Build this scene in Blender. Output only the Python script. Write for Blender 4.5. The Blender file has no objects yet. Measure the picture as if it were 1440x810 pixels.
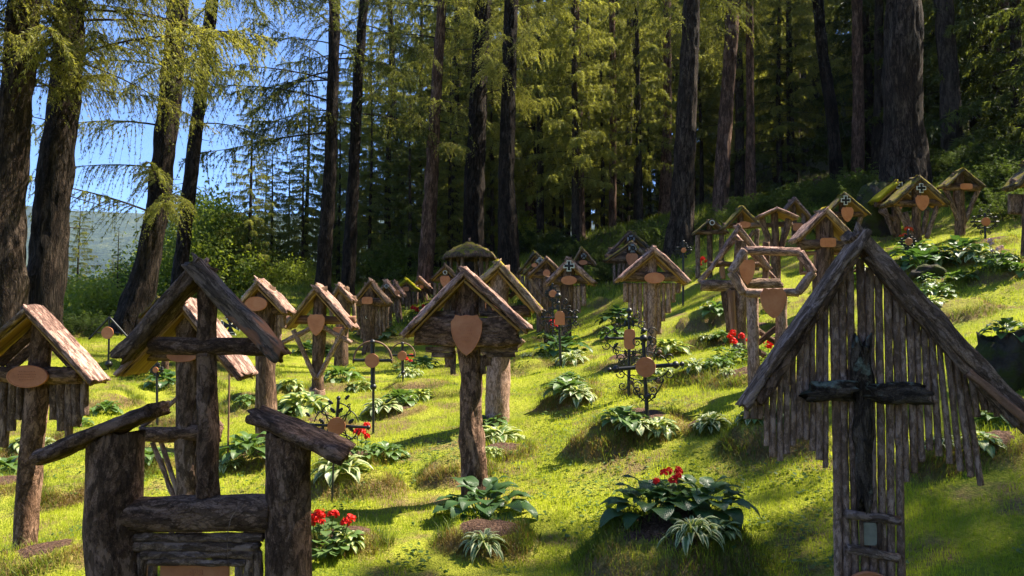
import bpy, math, random
import numpy as np
from mathutils import Vector, Matrix
PI = math.pi
sc = bpy.context.scene
COL = sc.collection
RS = np.random.RandomState

# ------------------------------------------------------------------ camera geometry
CAM_Z = 1.6
PITCH = math.radians(3.0)
F = 1040.0
def P(u, v, Y):
    r = (u - 720.0) / F; up = (405.0 - v) / F
    d = np.array([r, math.cos(PITCH) - up * math.sin(PITCH), math.sin(PITCH) + up * math.cos(PITCH)])
    return np.array([0, 0, CAM_Z]) + d * (Y / d[1])

# ------------------------------------------------------------------ noise
def _h(ix, iy, iz, s):
    n = (ix * 374761393 + iy * 668265263 + iz * 2147483647 + s * 974634777) & 0xffffffff
    n = ((n ^ (n >> 13)) * 1274126177) & 0xffffffff
    n = ((n ^ (n >> 15)) * 2246822519) & 0xffffffff
    return ((n ^ (n >> 16)) & 0xffff) / 32767.5 - 1.0
def vnoise(p, seed=0):
    p = np.asarray(p, float)
    i = np.floor(p).astype(np.int64); f = p - i; f = f * f * (3 - 2 * f)
    out = 0
    for dx in (0, 1):
        wx = f[..., 0] if dx else 1 - f[..., 0]
        for dy in (0, 1):
            wy = f[..., 1] if dy else 1 - f[..., 1]
            for dz in (0, 1):
                wz = f[..., 2] if dz else 1 - f[..., 2]
                out = out + wx * wy * wz * _h(i[..., 0] + dx, i[..., 1] + dy, i[..., 2] + dz, seed)
    return out
def n2(x, y, s=0):
    return vnoise(np.stack([x, y, np.zeros_like(x) + .5], -1), s)

# ------------------------------------------------------------------ mesh builder
class MB:
    def __init__(self):
        self.v = []; self.q = []; self.t = []; self.tc = []; self.n = 0
    def add(self, v, q=None, t=None, tc=None):
        v = np.asarray(v, float).reshape(-1, 3)
        self.v.append(v)
        self.tc.append(np.asarray(tc, float).reshape(-1, 3) if tc is not None else v.copy())
        if q is not None and len(q): self.q.append(np.asarray(q, np.int64).reshape(-1, 4) + self.n)
        if t is not None and len(t): self.t.append(np.asarray(t, np.int64).reshape(-1, 3) + self.n)
        self.n += len(v)
        return self
    def build(self, name, mat, parent=None, loc=None, smooth=True, attrs=None):
        V = np.concatenate(self.v) if self.v else np.zeros((0, 3))
        TC = np.concatenate(self.tc)
        Q = np.concatenate(self.q) if self.q else np.zeros((0, 4), np.int64)
        T = np.concatenate(self.t) if self.t else np.zeros((0, 3), np.int64)
        if loc is not None: V = V - np.asarray(loc)
        me = bpy.data.meshes.new(name)
        me.vertices.add(len(V)); me.vertices.foreach_set('co', V.astype(np.float32).ravel())
        nl = len(Q) * 4 + len(T) * 3
        me.loops.add(nl)
        me.loops.foreach_set('vertex_index', np.concatenate([Q.ravel(), T.ravel()]).astype(np.int32))
        me.polygons.add(len(Q) + len(T))
        st = np.concatenate([np.arange(len(Q)) * 4, len(Q) * 4 + np.arange(len(T)) * 3]).astype(np.int32)
        me.polygons.foreach_set('loop_start', st)
        me.polygons.foreach_set('use_smooth', np.full(len(Q) + len(T), smooth))
        a = me.attributes.new('tc', 'FLOAT_VECTOR', 'POINT')
        a.data.foreach_set('vector', TC.astype(np.float32).ravel())
        if attrs:
            for k, arr in attrs.items():
                b = me.attributes.new(k, 'FLOAT', 'POINT'); b.data.foreach_set('value', np.asarray(arr, np.float32))
        me.update(calc_edges=True)
        me.materials.append(mat)
        o = bpy.data.objects.new(name, me); COL.objects.link(o)
        if parent is not None: o.parent = parent
        return o

_seed = [1]
def nseed():
    _seed[0] += 1; return _seed[0]

def sweep(pts, ra, rb=None, e=1.0, n=12, rough=.1, seg=.06, up=None, cap=True, ragged=0.0, ns=None, freq=1.0):
    """closed super-elliptic section swept along pts; ra = half width (side axis), rb = half thickness (up axis)"""
    s = nseed()
    pts = np.asarray(pts, float)
    if rb is None: rb = ra
    ra = np.broadcast_to(np.asarray(ra, float), (len(pts),)); rb = np.broadcast_to(np.asarray(rb, float), (len(pts),))
    L = np.concatenate([[0], np.cumsum(np.linalg.norm(np.diff(pts, axis=0), axis=1))])
    N = ns or max(2, int(L[-1] / seg) + 1)
    N = max(N, 2)
    l = np.linspace(0, L[-1], N + 1)
    c = np.stack([np.interp(l, L, pts[:, k]) for k in range(3)], -1)
    if len(pts) > 2:      # soften the corners of the path
        for _ in range(2):
            c[1:-1] = (c[:-2] + 2 * c[1:-1] + c[2:]) / 4
    A = np.interp(l, L, ra); B = np.interp(l, L, rb)
    d = np.gradient(c, axis=0); d /= np.linalg.norm(d, axis=1)[:, None] + 1e-12
    if up is None:
        up = np.array([0, 1., 0]) if abs(d.mean(0)[1]) < .8 * np.linalg.norm(d.mean(0)) else np.array([0, 0, 1.])
    up = np.asarray(up, float)
    side = np.cross(d, up); side /= np.linalg.norm(side, axis=1)[:, None] + 1e-12
    u2 = np.cross(side, d)
    th = np.arange(n) / n * 2 * PI
    ct = np.sign(np.cos(th)) * np.abs(np.cos(th)) ** e; stt = np.sign(np.sin(th)) * np.abs(np.sin(th)) ** e
    off = np.array([s * 7.31 % 97, s * 3.17 % 83, s * 5.77 % 71])
    tcx = ct[None] * A[:, None]; tcy = stt[None] * B[:, None]; tcz = np.repeat(l[:, None], n, 1)
    tc = np.stack([tcx, tcy, tcz], -1) + off
    rm = np.minimum(A, B)[:, None]
    fr = freq / max(.02, rm.mean())
    q = np.stack([tcx * fr * .9, tcy * fr * .9, tcz * fr * .35], -1) + off
    nz = vnoise(q, s) * .6 + vnoise(q * np.array([2.3, 2.3, 1.6]) + 5, s + 1) * .4 + np.abs(vnoise(q * np.array([5, 5, 1.3]), s + 2)) * -.3
    k = rough * nz * rm
    V = c[:, None, :] + side[:, None, :] * (tcx + k * np.cos(th))[..., None] + u2[:, None, :] * (tcy + k * np.sin(th))[..., None]
    if ragged:
        r1 = vnoise(np.stack([np.cos(th) * 2.5 + s, np.sin(th) * 2.5, th * 0], -1), s + 3) * ragged
        V[0] += d[0] * r1[:, None]; V[-1] += d[-1] * r1[::-1][:, None]
    M = N + 1
    idx = np.arange(M * n).reshape(M, n)
    a = idx[:-1]; b = np.roll(a, -1, 1); a2 = idx[1:]; b2 = np.roll(a2, -1, 1)
    Q = np.stack([a, b, b2, a2], -1).reshape(-1, 4)
    V = V.reshape(-1, 3); tc = tc.reshape(-1, 3); T = None
    if cap:
        c0, c1 = V[:n].mean(0), V[-n:].mean(0)
        V = np.concatenate([V, [c0, c1]]); tc = np.concatenate([tc, [tc[:n].mean(0), tc[-n:].mean(0)]])
        i0, i1 = M * n, M * n + 1
        T = [[i0, (j + 1) % n, j] for j in range(n)] + [[i1, (M - 1) * n + j, (M - 1) * n + (j + 1) % n] for j in range(n)]
    return V, Q, T, tc

def prism(outline, y0, y1, rim=.0, bev=.004):
    """outline (N,2) in x,z, star shaped round its centre; front at y0 (towards -y), back at y1, with a raised rim when rim>0"""
    o = np.asarray(outline, float); n = len(o); c = o.mean(0)
    def ring(k, y):
        p = c + (o - c) * k
        return np.stack([p[:, 0], np.full(n, y), p[:, 1]], -1)
    R = np.linalg.norm(o - c, axis=1).mean()
    rings = [ring(1, y1), ring(1, y0 + bev), ring(1 - bev / R, y0)]
    if rim > 0:
        rings += [ring(1 - rim / R, y0), ring(1 - (rim + bev * .7) / R, y0 + bev * .9)]
    V = np.concatenate(rings + [[[c[0], rings[-1][0, 1], c[1]]], [[c[0], y1, c[1]]]])
    Q = []
    for k in range(len(rings) - 1):
        for j in range(n):
            Q.append([k * n + j, k * n + (j + 1) % n, (k + 1) * n + (j + 1) % n, (k + 1) * n + j])
    last = (len(rings) - 1) * n; ci = len(rings) * n
    T = [[ci, last + j, last + (j + 1) % n] for j in range(n)] + [[ci + 1, (j + 1) % n, j] for j in range(n)]
    area = np.sum(o[:, 0] * np.roll(o[:, 1], -1) - np.roll(o[:, 0], -1) * o[:, 1])
    if area < 0:
        Q = [q[::-1] for q in Q]; T = [t[::-1] for t in T]
    return V, Q, T, None

# ------------------------------------------------------------------ object helpers
def thing(name, label, cat, loc=(0, 0, 0), rz=0, group=None):
    o = bpy.data.objects.new(name, None); COL.objects.link(o); o.empty_display_size = .1
    o.location = loc; o.rotation_euler = (0, 0, rz)
    o['label'] = label; o['category'] = cat
    if group: o['group'] = group
    return o
def tag(o, label, cat, group=None):
    o['label'] = label; o['category'] = cat
    if group: o['group'] = group
    return o
def copy_thing(root, loc, rz=0, scale=1, label=None, group=None):
    r = root.copy(); COL.objects.link(r); r.location = loc; r.rotation_euler = (0, 0, rz); r.scale = (scale,) * 3 if np.isscalar(scale) else scale
    if label: r['label'] = label
    if group: r['group'] = group
    for ch in list(root.children):
        c = ch.copy(); COL.objects.link(c); c.parent = r
        for g in list(ch.children):
            d = g.copy(); COL.objects.link(d); d.parent = c
    return r
# ------------------------------------------------------------------ materials
class NT:
    def __init__(self, name):
        self.m = bpy.data.materials.new(name); self.m.use_nodes = True
        self.t = self.m.node_tree; self.t.nodes.clear()
        self.out = self.t.nodes.new('ShaderNodeOutputMaterial')
    def n(self, typ, **kw):
        nd = self.t.nodes.new(typ)
        for k, v in kw.items():
            if k.startswith('i_'):
                nd.inputs[k[2:].replace('_', ' ')].default_value = v
            else: setattr(nd, k, v)
        return nd
    def l(self, a, b): self.t.links.new(a, b)
    def attr(self, name='tc', out='Vector'):
        return self.n('ShaderNodeAttribute', attribute_name=name).outputs[out]
    def mapping(self, vec, scale, loc=(0, 0, 0)):
        m = self.n('ShaderNodeMapping'); m.inputs['Scale'].default_value = scale; m.inputs['Location'].default_value = loc
        self.l(vec, m.inputs['Vector']); return m.outputs[0]
    def noise(self, vec, scale, detail=4, rough=.55, dist=0, out=0):
        n = self.n('ShaderNodeTexNoise'); n.inputs['Scale'].default_value = scale; n.inputs['Detail'].default_value = detail
        n.inputs['Roughness'].default_value = rough; n.inputs['Distortion'].default_value = dist
        if vec is not None: self.l(vec, n.inputs['Vector'])
        return n.outputs[out]
    def voro(self, vec, scale, feature='F1', out='Distance', rnd=1.0):
        n = self.n('ShaderNodeTexVoronoi', feature=feature); n.inputs['Scale'].default_value = scale
        n.inputs['Randomness'].default_value = rnd
        self.l(vec, n.inputs['Vector']); return n.outputs[out]
    def ramp(self, fac, stops):
        r = self.n('ShaderNodeValToRGB'); e = r.color_ramp.elements
        while len(e) < len(stops): e.new(.5)
        for i, (p, c) in enumerate(stops):
            e[i].position = p; e[i].color = (c, c, c, 1) if np.isscalar(c) else (*c, 1)
        self.l(fac, r.inputs['Fac']); return r.outputs['Color']
    def mix(self, fac, a, b, mode='MIX'):
        m = self.n('ShaderNodeMix', data_type='RGBA', blend_type=mode)
        for s, x in ((m.inputs[0], fac), (m.inputs[6], a), (m.inputs[7], b)):
            if hasattr(x, 'is_linked') or hasattr(x, 'links'): self.l(x, s)
            elif np.isscalar(x): s.default_value = x
            else: s.default_value = (*x, 1)
        return m.outputs[2]
    def math(self, op, a, b=None, c=None, clamp=False):
        m = self.n('ShaderNodeMath', operation=op); m.use_clamp = clamp
        for i, x in enumerate((a, b, c)):
            if x is None: continue
            if np.isscalar(x): m.inputs[i].default_value = x
            else: self.l(x, m.inputs[i])
        return m.outputs[0]
    def bump(self, h, strength=.5, dist=.01, normal=None):
        b = self.n('ShaderNodeBump'); b.inputs['Strength'].default_value = strength; b.inputs['Distance'].default_value = dist
        self.l(h, b.inputs['Height'])
        if normal is not None: self.l(normal, b.inputs['Normal'])
        return b.outputs[0]
    def pbr(self, col, rough=.85, bump=None, metal=0, spec=.3, trans=None, tcol=None):
        p = self.n('ShaderNodeBsdfPrincipled')
        if hasattr(col, 'links'): self.l(col, p.inputs['Base Color'])
        else: p.inputs['Base Color'].default_value = (*col, 1)
        if hasattr(rough, 'links'): self.l(rough, p.inputs['Roughness'])
        else: p.inputs['Roughness'].default_value = rough
        p.inputs['Metallic'].default_value = metal
        p.inputs['Specular IOR Level'].default_value = spec
        if bump is not None: self.l(bump, p.inputs['Normal'])
        res = p.outputs[0]
        if trans:
            t = self.n('ShaderNodeBsdfTranslucent')
            tc = tcol if tcol is not None else col
            if hasattr(tc, 'links'): self.l(tc, t.inputs['Color'])
            else: t.inputs['Color'].default_value = (*tc, 1)
            mx = self.n('ShaderNodeMixShader'); mx.inputs[0].default_value = trans
            self.l(res, mx.inputs[1]); self.l(t.outputs[0], mx.inputs[2]); res = mx.outputs[0]
        self.l(res, self.out.inputs['Surface']); return self.m

def bark(name, dark, mid, light, sc_=14, stretch=.28, bump=.8, bd=.012, moss=0.0, flake=None, mosscol=(.16, .17, .012), crack=.6, bare=None, barecol=(.42, .2, .12), gain=1.0):
    dark, mid, light = [tuple(x * gain for x in c) for c in (dark, mid, light)]
    if flake: flake = tuple(x * gain for x in flake)
    t = NT(name); v = t.attr()
    big = t.noise(v, 2.6, 4)
    mv = t.mapping(v, (1, 1, stretch))
    dn = t.n('ShaderNodeTexNoise'); dn.inputs['Scale'].default_value = sc_ * 1.1; dn.inputs['Detail'].default_value = 5; dn.inputs['Roughness'].default_value = .65; t.l(mv, dn.inputs['Vector'])
    dv = t.n('ShaderNodeVectorMath', operation='MULTIPLY_ADD'); t.l(dn.outputs['Color'], dv.inputs[0]); dv.inputs[1].default_value = (1.5 / sc_,) * 3; t.l(mv, dv.inputs[2])
    cells = []
    for k_, sh in ((1.0, 0), (2.3, 4.7)):
        vv = t.n('ShaderNodeTexVoronoi', feature='F1'); vv.inputs['Scale'].default_value = sc_ * k_; t.l(dv.outputs[0], vv.inputs['Vector'])
        sp = t.n('ShaderNodeSeparateColor'); t.l(vv.outputs['Color'], sp.inputs[0]); cells.append((sp.outputs[0], sp.outputs[1]))
    n1 = t.noise(mv, sc_ * .8, 6, .62, 1.2)
    rid = t.math('ABSOLUTE', t.math('SUBTRACT', t.math('MULTIPLY', n1, 2), 1))
    n2_ = t.noise(t.mapping(v, (1, 1, stretch * 1.1)), sc_ * 4, 6, .7, .5)
    fine = t.noise(v, sc_ * 9, 5, .7)
    fac = t.math('ADD', t.math('ADD', t.math('MULTIPLY', n2_, .4), t.math('MULTIPLY', big, .3)), t.math('MULTIPLY', fine, .3))
    c = t.ramp(fac, [(.39, dark), (.49, mid), (.58, light)])
    c = t.mix(t.math('MULTIPLY', t.ramp(cells[0][0], [(.45, 0), (.95, 1)]), .7), c, flake or light)
    c = t.mix(t.math('MULTIPLY', t.ramp(cells[1][1], [(.55, 0), (.62, 1)]), .65), c, tuple(x * .7 for x in dark))
    crk = t.ramp(rid, [(.0, 1), (.1, 0)])
    c = t.mix(t.math('MULTIPLY', crk, crack), c, tuple(x * .3 for x in dark))
    h = t.math('ADD', t.math('ADD', t.math('MULTIPLY', cells[0][0], .55), t.math('MULTIPLY', cells[1][0], .3)), t.math('ADD', t.math('MULTIPLY', t.ramp(rid, [(0, 0), (.22, 1)]), .45), t.math('ADD', t.math('MULTIPLY', n2_, .5), t.math('MULTIPLY', fine, .25))))
    if bare:
        bm = t.ramp(t.noise(t.mapping(v, (1, 1, .35)), 5, 5, .65), [(bare, 0), (bare + .03, 1)])
        bc = t.ramp(t.noise(t.mapping(v, (1, 1, .06)), 45, 4), [(.3, tuple(x * .6 for x in barecol)), (.7, barecol)])
        c = t.mix(bm, c, bc)
    if moss > 0:
        g = t.n('ShaderNodeNewGeometry'); sx = t.n('ShaderNodeSeparateXYZ'); t.l(g.outputs['Normal'], sx.inputs[0])
        mn = t.noise(v, 9, 5, .65)
        mm = t.math('ADD', mn, t.math('MULTIPLY', sx.outputs[2], .18))
        mk = t.ramp(mm, [(max(0, .78 - moss), 0), (max(.05, .86 - moss), 1)])
        mc = t.ramp(t.noise(v, 60, 3), [(.3, tuple(x * .45 for x in mosscol)), (.7, mosscol)])
        c = t.mix(mk, c, mc)
    return t.pbr(c, .92, t.bump(h, bump, bd), spec=.15)

M = {}
M['bark_dark'] = bark('bark_dark', (.034, .019, .012), (.094, .052, .034), (.2, .122, .086), 19, .42, 1.0, gain=1.95)
M['bark_brown'] = bark('bark_brown', (.055, .032, .022), (.13, .076, .05), (.23, .145, .1), 16, .25, .9, gain=1.3)
M['bark_grey'] = bark('bark_grey', (.05, .03, .02), (.13, .08, .056), (.245, .165, .122), 20, .32, .9, flake=(.2, .14, .12), gain=1.9)
M['bark_stick'] = bark('bark_stick', (.07, .042, .028), (.14, .085, .06), (.22, .145, .11), 34, .4, .8, .006, flake=(.22, .15, .125), bare=.66, barecol=(.26, .13, .075), gain=2.5, crack=.3)
M['bark_pink'] = bark('bark_pink', (.06, .034, .028), (.3, .175, .14), (.5, .33, .27), 22, .3, 1.0, .012, flake=(.42, .26, .21), gain=1.5)
M['bark_lichen'] = bark('bark_lichen', (.1, .06, .04), (.3, .19, .13), (.48, .34, .25), 20, .3, 1.0, .012, moss=.2, mosscol=(.46, .38, .03), gain=1.3)
M['bark_moss'] = bark('bark_moss', (.05, .036, .024), (.12, .088, .06), (.22, .17, .12), 18, .3, 1.0, .012, moss=.22, mosscol=(.3, .25, .03), gain=1.2)
M['moss_yellow'] = bark('moss_yellow', (.2, .17, .02), (.36, .32, .03), (.5, .46, .05), 30, .6, 1.0, .02, moss=.45, mosscol=(.6, .54, .02), flake=(.5, .45, .04))
M['bark_black'] = bark('bark_black', (.03, .02, .014), (.08, .055, .041), (.17, .125, .095), 22, .3, 1.0, .015, moss=.16, mosscol=(.3, .33, .26))
M['wood_bare'] = bark('wood_bare', (.2, .095, .05), (.36, .18, .11), (.5, .29, .19), 12, .08, .4, .004, crack=.2, flake=(.4, .24, .17), gain=0.75)
M['roof_bare'] = bark('roof_bare', (.05, .034, .028), (.12, .082, .066), (.22, .155, .125), 16, .25, .9, bare=.5, barecol=(.42, .19, .11), gain=1.3)
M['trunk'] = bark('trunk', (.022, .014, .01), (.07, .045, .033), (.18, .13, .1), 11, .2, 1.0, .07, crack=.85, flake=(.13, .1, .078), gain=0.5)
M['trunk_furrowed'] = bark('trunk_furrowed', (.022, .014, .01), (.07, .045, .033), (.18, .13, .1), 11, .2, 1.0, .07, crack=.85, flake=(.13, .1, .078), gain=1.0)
M['trunk_red'] = bark('trunk_red', (.04, .022, .015), (.11, .06, .04), (.2, .12, .085), 9, .22, 1.0, .03, flake=(.2, .12, .09), gain=1.5)
M['trunk_far'] = bark('trunk_far', (.04, .028, .02), (.09, .065, .05), (.16, .12, .09), 8, .25, .6, .02, gain=0.6)

def _under():
    t = NT('underboard_wood'); v = t.attr()
    c = t.ramp(t.noise(t.mapping(v, (1, 1, .07)), 40, 5), [(.3, (.2, .1, .03)), (.7, (.44, .26, .075))])
    return t.pbr(c, .75)
M['under'] = _under()
def _plate():
    t = NT('terracotta_copper'); v = t.attr()
    c = t.ramp(t.noise(v, 7, 7, .65), [(.3, (.4, .13, .05)), (.5, (.53, .19, .08)), (.7, (.6, .25, .12))])
    return t.pbr(c, .5, t.bump(t.noise(v, 90, 3), .15, .002), metal=.0, spec=.4)
M['plate'] = _plate()
def flat(name, c, r=.5, spec=.4, metal=0, nz=20):
    t = NT(name); v = t.attr()
    f = t.noise(v, nz, 4)
    cc = t.ramp(f, [(.3, tuple(x * .7 for x in c)), (.7, tuple(min(1, x * 1.15) for x in c))])
    return t.pbr(cc, r, t.bump(f, .2, .002), metal=metal, spec=spec)
M['iron'] = flat('iron_paint', (.012, .012, .013), .45, .5)
M['iron_rust'] = flat('iron_rust', (.18, .1, .06), .7)
M['enamel_black'] = flat('enamel_black', (.012, .012, .014), .4)
M['enamel_white'] = flat('enamel_white', (.75, .75, .72), .5)
M['pane'] = flat('old_glass', (.3, .28, .22), .25)
def _rock(name, a, b, mossy):
    t = NT(name); v = t.attr()
    c = t.ramp(t.noise(v, 6, 6), [(.35, a), (.65, b)])
    if mossy: c = t.mix(t.ramp(t.noise(v, 3.5, 4), [(.42, 0), (.5, 1)]), c, (.05, .06, .01))
    return t.pbr(c, .9, t.bump(t.noise(v, 14, 9, .7), 1.0, .08))
M['rock'] = _rock('mossy_rock', (.03, .022, .016), (.08, .065, .05), True)
M['shingle'] = bark('shingle', (.06, .04, .03), (.16, .1, .075), (.28, .19, .14), 12, .5, 1, .02, moss=.18, mosscol=(.3, .27, .04))

def foliage(name, dark, light, trans=.45, nz=1.3, tmul=1.5, rough=.55, spec=.3, rnd=.35):
    t = NT(name)
    g = t.n('ShaderNodeTexCoord').outputs['Object']
    oi = t.n('ShaderNodeObjectInfo')
    f = t.math('ADD', t.math('MULTIPLY', t.noise(g, nz, 3), .7), t.math('MULTIPLY', t.noise(g, nz * 14, 2), .3))
    f = t.math('ADD', f, t.math('MULTIPLY', t.math('SUBTRACT', oi.outputs['Random'], .5), rnd * .5))
    c = t.ramp(f, [(.34, dark), (.64, light)])
    tc = t.mix(1.0, c, (tmul, tmul * .95, tmul * .5), 'MULTIPLY')
    return t.pbr(c, rough, None, spec=spec, trans=trans, tcol=tc)
M['needle_larch'] = foliage('needle_larch', (.08, .105, .02), (.27, .28, .055), .5, tmul=1.6)
M['needle_gold'] = foliage('needle_gold', (.1, .12, .025), (.27, .27, .06), .5, tmul=1.5)
M['needle_spruce'] = foliage('needle_spruce', (.05, .075, .022), (.16, .19, .045), .5, tmul=1.6)
M['needle_olive'] = foliage('needle_olive', (.12, .145, .038), (.33, .34, .08), .5, tmul=1.6)
M['leaf_bright'] = foliage('leaf_bright', (.09, .14, .02), (.22, .27, .04), .5, tmul=1.5)
M['shrub'] = foliage('shrub_green', (.03, .055, .012), (.13, .19, .03), .42, nz=2.5, tmul=1.6)
M['grass'] = foliage('grass_blades', (.15, .23, .016), (.48, .55, .042), .5, nz=.9, tmul=1.25)
M['grass_long'] = foliage('grass_long', (.06, .1, .012), (.17, .22, .03), .45, nz=.9, tmul=1.4)
M['grass_dry'] = foliage('grass_dry', (.15, .1, .035), (.36, .26, .09), .4, nz=2, tmul=1.1)
M['weed'] = foliage('weed_leaf', (.05, .1, .02), (.16, .23, .05), .4, nz=2, tmul=1.3)

def hosta_mat(name, base, edge=None, mode=None, rough=.35):
    t = NT(name); v = t.attr(); sx = t.n('ShaderNodeSeparateXYZ'); t.l(v, sx.inputs[0])
    s = t.math('ABSOLUTE', sx.outputs[0])
    idn = t.math('FRACT', t.math('ADD', t.math('MULTIPLY', sx.outputs[2], .731), t.math('MULTIPLY', t.n('ShaderNodeObjectInfo').outputs['Random'], 0.9)))
    idn = t.math('ADD', t.math('MULTIPLY', idn, .6), t.math('MULTIPLY', t.n('ShaderNodeObjectInfo').outputs['Random'], .4))
    c = t.mix(idn, tuple(x * .75 for x in base), tuple(x * 1.3 for x in base))
    if mode == 'edge':
        w = t.n('ShaderNodeTexNoise'); w.inputs['Scale'].default_value = 4; t.l(v, w.inputs['Vector'])
        k = t.math('ADD', s, t.math('MULTIPLY', t.math('SUBTRACT', w.outputs[0], .5), .5))
        c = t.mix(t.ramp(k, [(.42, 0), (.5, 1)]), c, edge)
    elif mode == 'mid':
        w = t.n('ShaderNodeTexNoise'); w.inputs['Scale'].default_value = 4; t.l(v, w.inputs['Vector'])
        k = t.math('ADD', s, t.math('MULTIPLY', t.math('SUBTRACT', w.outputs[0], .5), .5))
        c = t.mix(t.ramp(k, [(.4, 1), (.5, 0)]), c, edge)
    vein = t.math('SINE', t.math('MULTIPLY', s, 38))
    tc = t.mix(1.0, c, (1.4, 1.4, .6), 'MULTIPLY')
    return t.pbr(c, rough, t.bump(vein, .35, .004), spec=.45, trans=.28, tcol=tc)
M['hosta'] = hosta_mat('hosta_leaf', (.055, .115, .035))
M['hosta_bright'] = hosta_mat('hosta_leaf_bright', (.11, .19, .05))
M['hosta_white'] = hosta_mat('hosta_leaf_white_edge', (.09, .17, .05), (.5, .53, .28), 'edge')
M['hosta_cream'] = hosta_mat('hosta_leaf_cream', (.12, .19, .06), (.5, .54, .2), 'mid')
M['geranium_leaf'] = hosta_mat('geranium_leaf', (.09, .16, .035), None, None, .6)
M['petal_red'] = foliage('petal_red', (.62, .012, .012), (.85, .03, .02), .25, nz=20, tmul=1.0)
M['petal_orange'] = foliage('petal_orange', (.7, .06, .02), (.85, .13, .04), .25, nz=20, tmul=1.0)
M['petal_pink'] = foliage('petal_pink', (.6, .4, .45), (.75, .55, .6), .25, nz=20, tmul=1.0)

def _ground():
    t = NT('forest_lawn_ground'); g = t.n('ShaderNodeTexCoord').outputs['Object']
    f1 = t.noise(g, 1.1, 5); f2 = t.noise(g, 30, 6, .7)
    f = t.math('ADD', t.math('MULTIPLY', f1, .5), t.math('MULTIPLY', f2, .5))
    grass = t.ramp(f, [(.36, (.1, .15, .014)), (.5, (.25, .27, .022)), (.64, (.38, .38, .045))])
    thatch = t.ramp(f2, [(.3, (.09, .055, .03)), (.7, (.25, .16, .085))])
    c = t.mix(t.ramp(t.noise(g, 1.7, 6, .65), [(.5, 0), (.62, .85)]), grass, thatch)
    soil = t.ramp(t.noise(g, 45, 8, .75), [(.3, (.035, .018, .011)), (.5, (.1, .056, .037)), (.72, (.24, .15, .105))])
    c = t.mix(t.ramp(t.attr('dry', 'Fac'), [(.25, 0), (.7, .85)]), c, thatch)
    c = t.mix(t.ramp(t.math('ADD', t.attr('soil', 'Fac'), t.math('MULTIPLY', t.math('SUBTRACT', t.noise(g, 16, 5, .65), .5), 1.6)), [(.45, 0), (.56, 1)]), c, soil)
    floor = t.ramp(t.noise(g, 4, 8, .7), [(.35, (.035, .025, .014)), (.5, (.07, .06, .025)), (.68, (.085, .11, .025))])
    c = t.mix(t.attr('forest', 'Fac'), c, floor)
    h = t.math('ADD', t.noise(g, 22, 8, .7), t.math('MULTIPLY', t.voro(g, 70), .4))
    return t.pbr(c, .95, t.bump(h, 1.0, .03), spec=.15)
M['ground'] = _ground()
def _hill():
    t = NT('far_hill_forest'); g = t.n('ShaderNodeTexCoord').outputs['Object']
    f = t.math('ADD', t.math('MULTIPLY', t.noise(g, .012, 5), .5), t.math('MULTIPLY', t.noise(g, .12, 4, .7), .5))
    c = t.ramp(f, [(.36, (.012, .02, .012)), (.5, (.03, .048, .022)), (.66, (.1, .11, .045))])
    return t.pbr(c, .95, t.bump(t.noise(g, .15, 4), .8, 6))
M['hill'] = _hill()
# ------------------------------------------------------------------ terrain: control points (photo pixel of a grave's foot, metres ahead)
CTRL = [(35, 792, 5), (262, 775, 4.4), (375, 613, 8), (447, 560, 10), (480, 517, 14), (515, 500, 16), (575, 452, 22), (660, 435, 20),
        (665, 694, 5.8), (697, 587, 8), (755, 470, 18), (797, 480, 14.7), (818, 405, 20), (885, 425, 21), (913, 515, 10.4), (1040, 490, 9.5),
        (1060, 530, 7.2), (1157, 440, 11.5), (1092, 410, 13), (997, 395, 16), (1185, 350, 15), (1262, 350, 15.5), (1290, 350, 14.5),
        (1350, 333, 14.5), (907, 637, 6.6), (466, 722, 5.8), (525, 620, 8.2), (788, 522, 11.5), (152, 525, 11), (10, 480, 11.5),
        (185, 470, 16), (252, 432, 19), (455, 398, 22), (600, 388, 24), (665, 380, 24), (957, 345, 20), (1270, 262, 18),
        (1407, 225, 24), (1150, 285, 24), (1340, 225, 26), (1000, 290, 26), (800, 335, 30), (1215, 940, 3.3), (1430, 480, 8), (1385, 345, 12.5), (1400, 425, 9.5)]
_cp = [P(*c) for c in CTRL] + [np.array(a, float) for a in [(0, 1.5, .02), (-3, 2, -.25), (-8, 5, -.5), (0, -4, -.3), (6, 2, 1.2), (12, 3, 3.0), (16, 10, 4.6),
      (-16, 14, .6), (-20, 24, -2), (-12, 28, -1), (-28, 34, -8), (-14, 42, -7), (-6, 36, 1.0), (18, 24, 8), (25, 36, 12), (8, 40, 8), (0, 44, 4), (-8, 55, -4), (-30, -5, -6), (25, -5, 7)]]
_cp = np.array(_cp)
_A = np.stack([np.ones(len(_cp)), _cp[:, 0], _cp[:, 1], _cp[:, 0] * _cp[:, 1]], -1)
_pl = np.linalg.lstsq(_A, _cp[:, 2], rcond=None)[0]
def _kern(r): return np.exp(-(r / 7.0) ** 2) + .5 * np.exp(-(r / 3.0) ** 2)
_R = np.linalg.norm(_cp[:, None, :2] - _cp[None, :, :2], axis=-1)
_CW = np.linalg.solve(_kern(_R) + np.eye(len(_cp)) * .12, _cp[:, 2] - _A @ _pl)
def _far(x, y):
    r = np.hypot(x, y)
    return np.where(x < 0, -14 - 30 * np.tanh(-x / 80.) , 18 + 26 * np.tanh(x / 60.)) * 1.0 * np.tanh(np.abs(x) / 25. + .0) + 3
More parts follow.
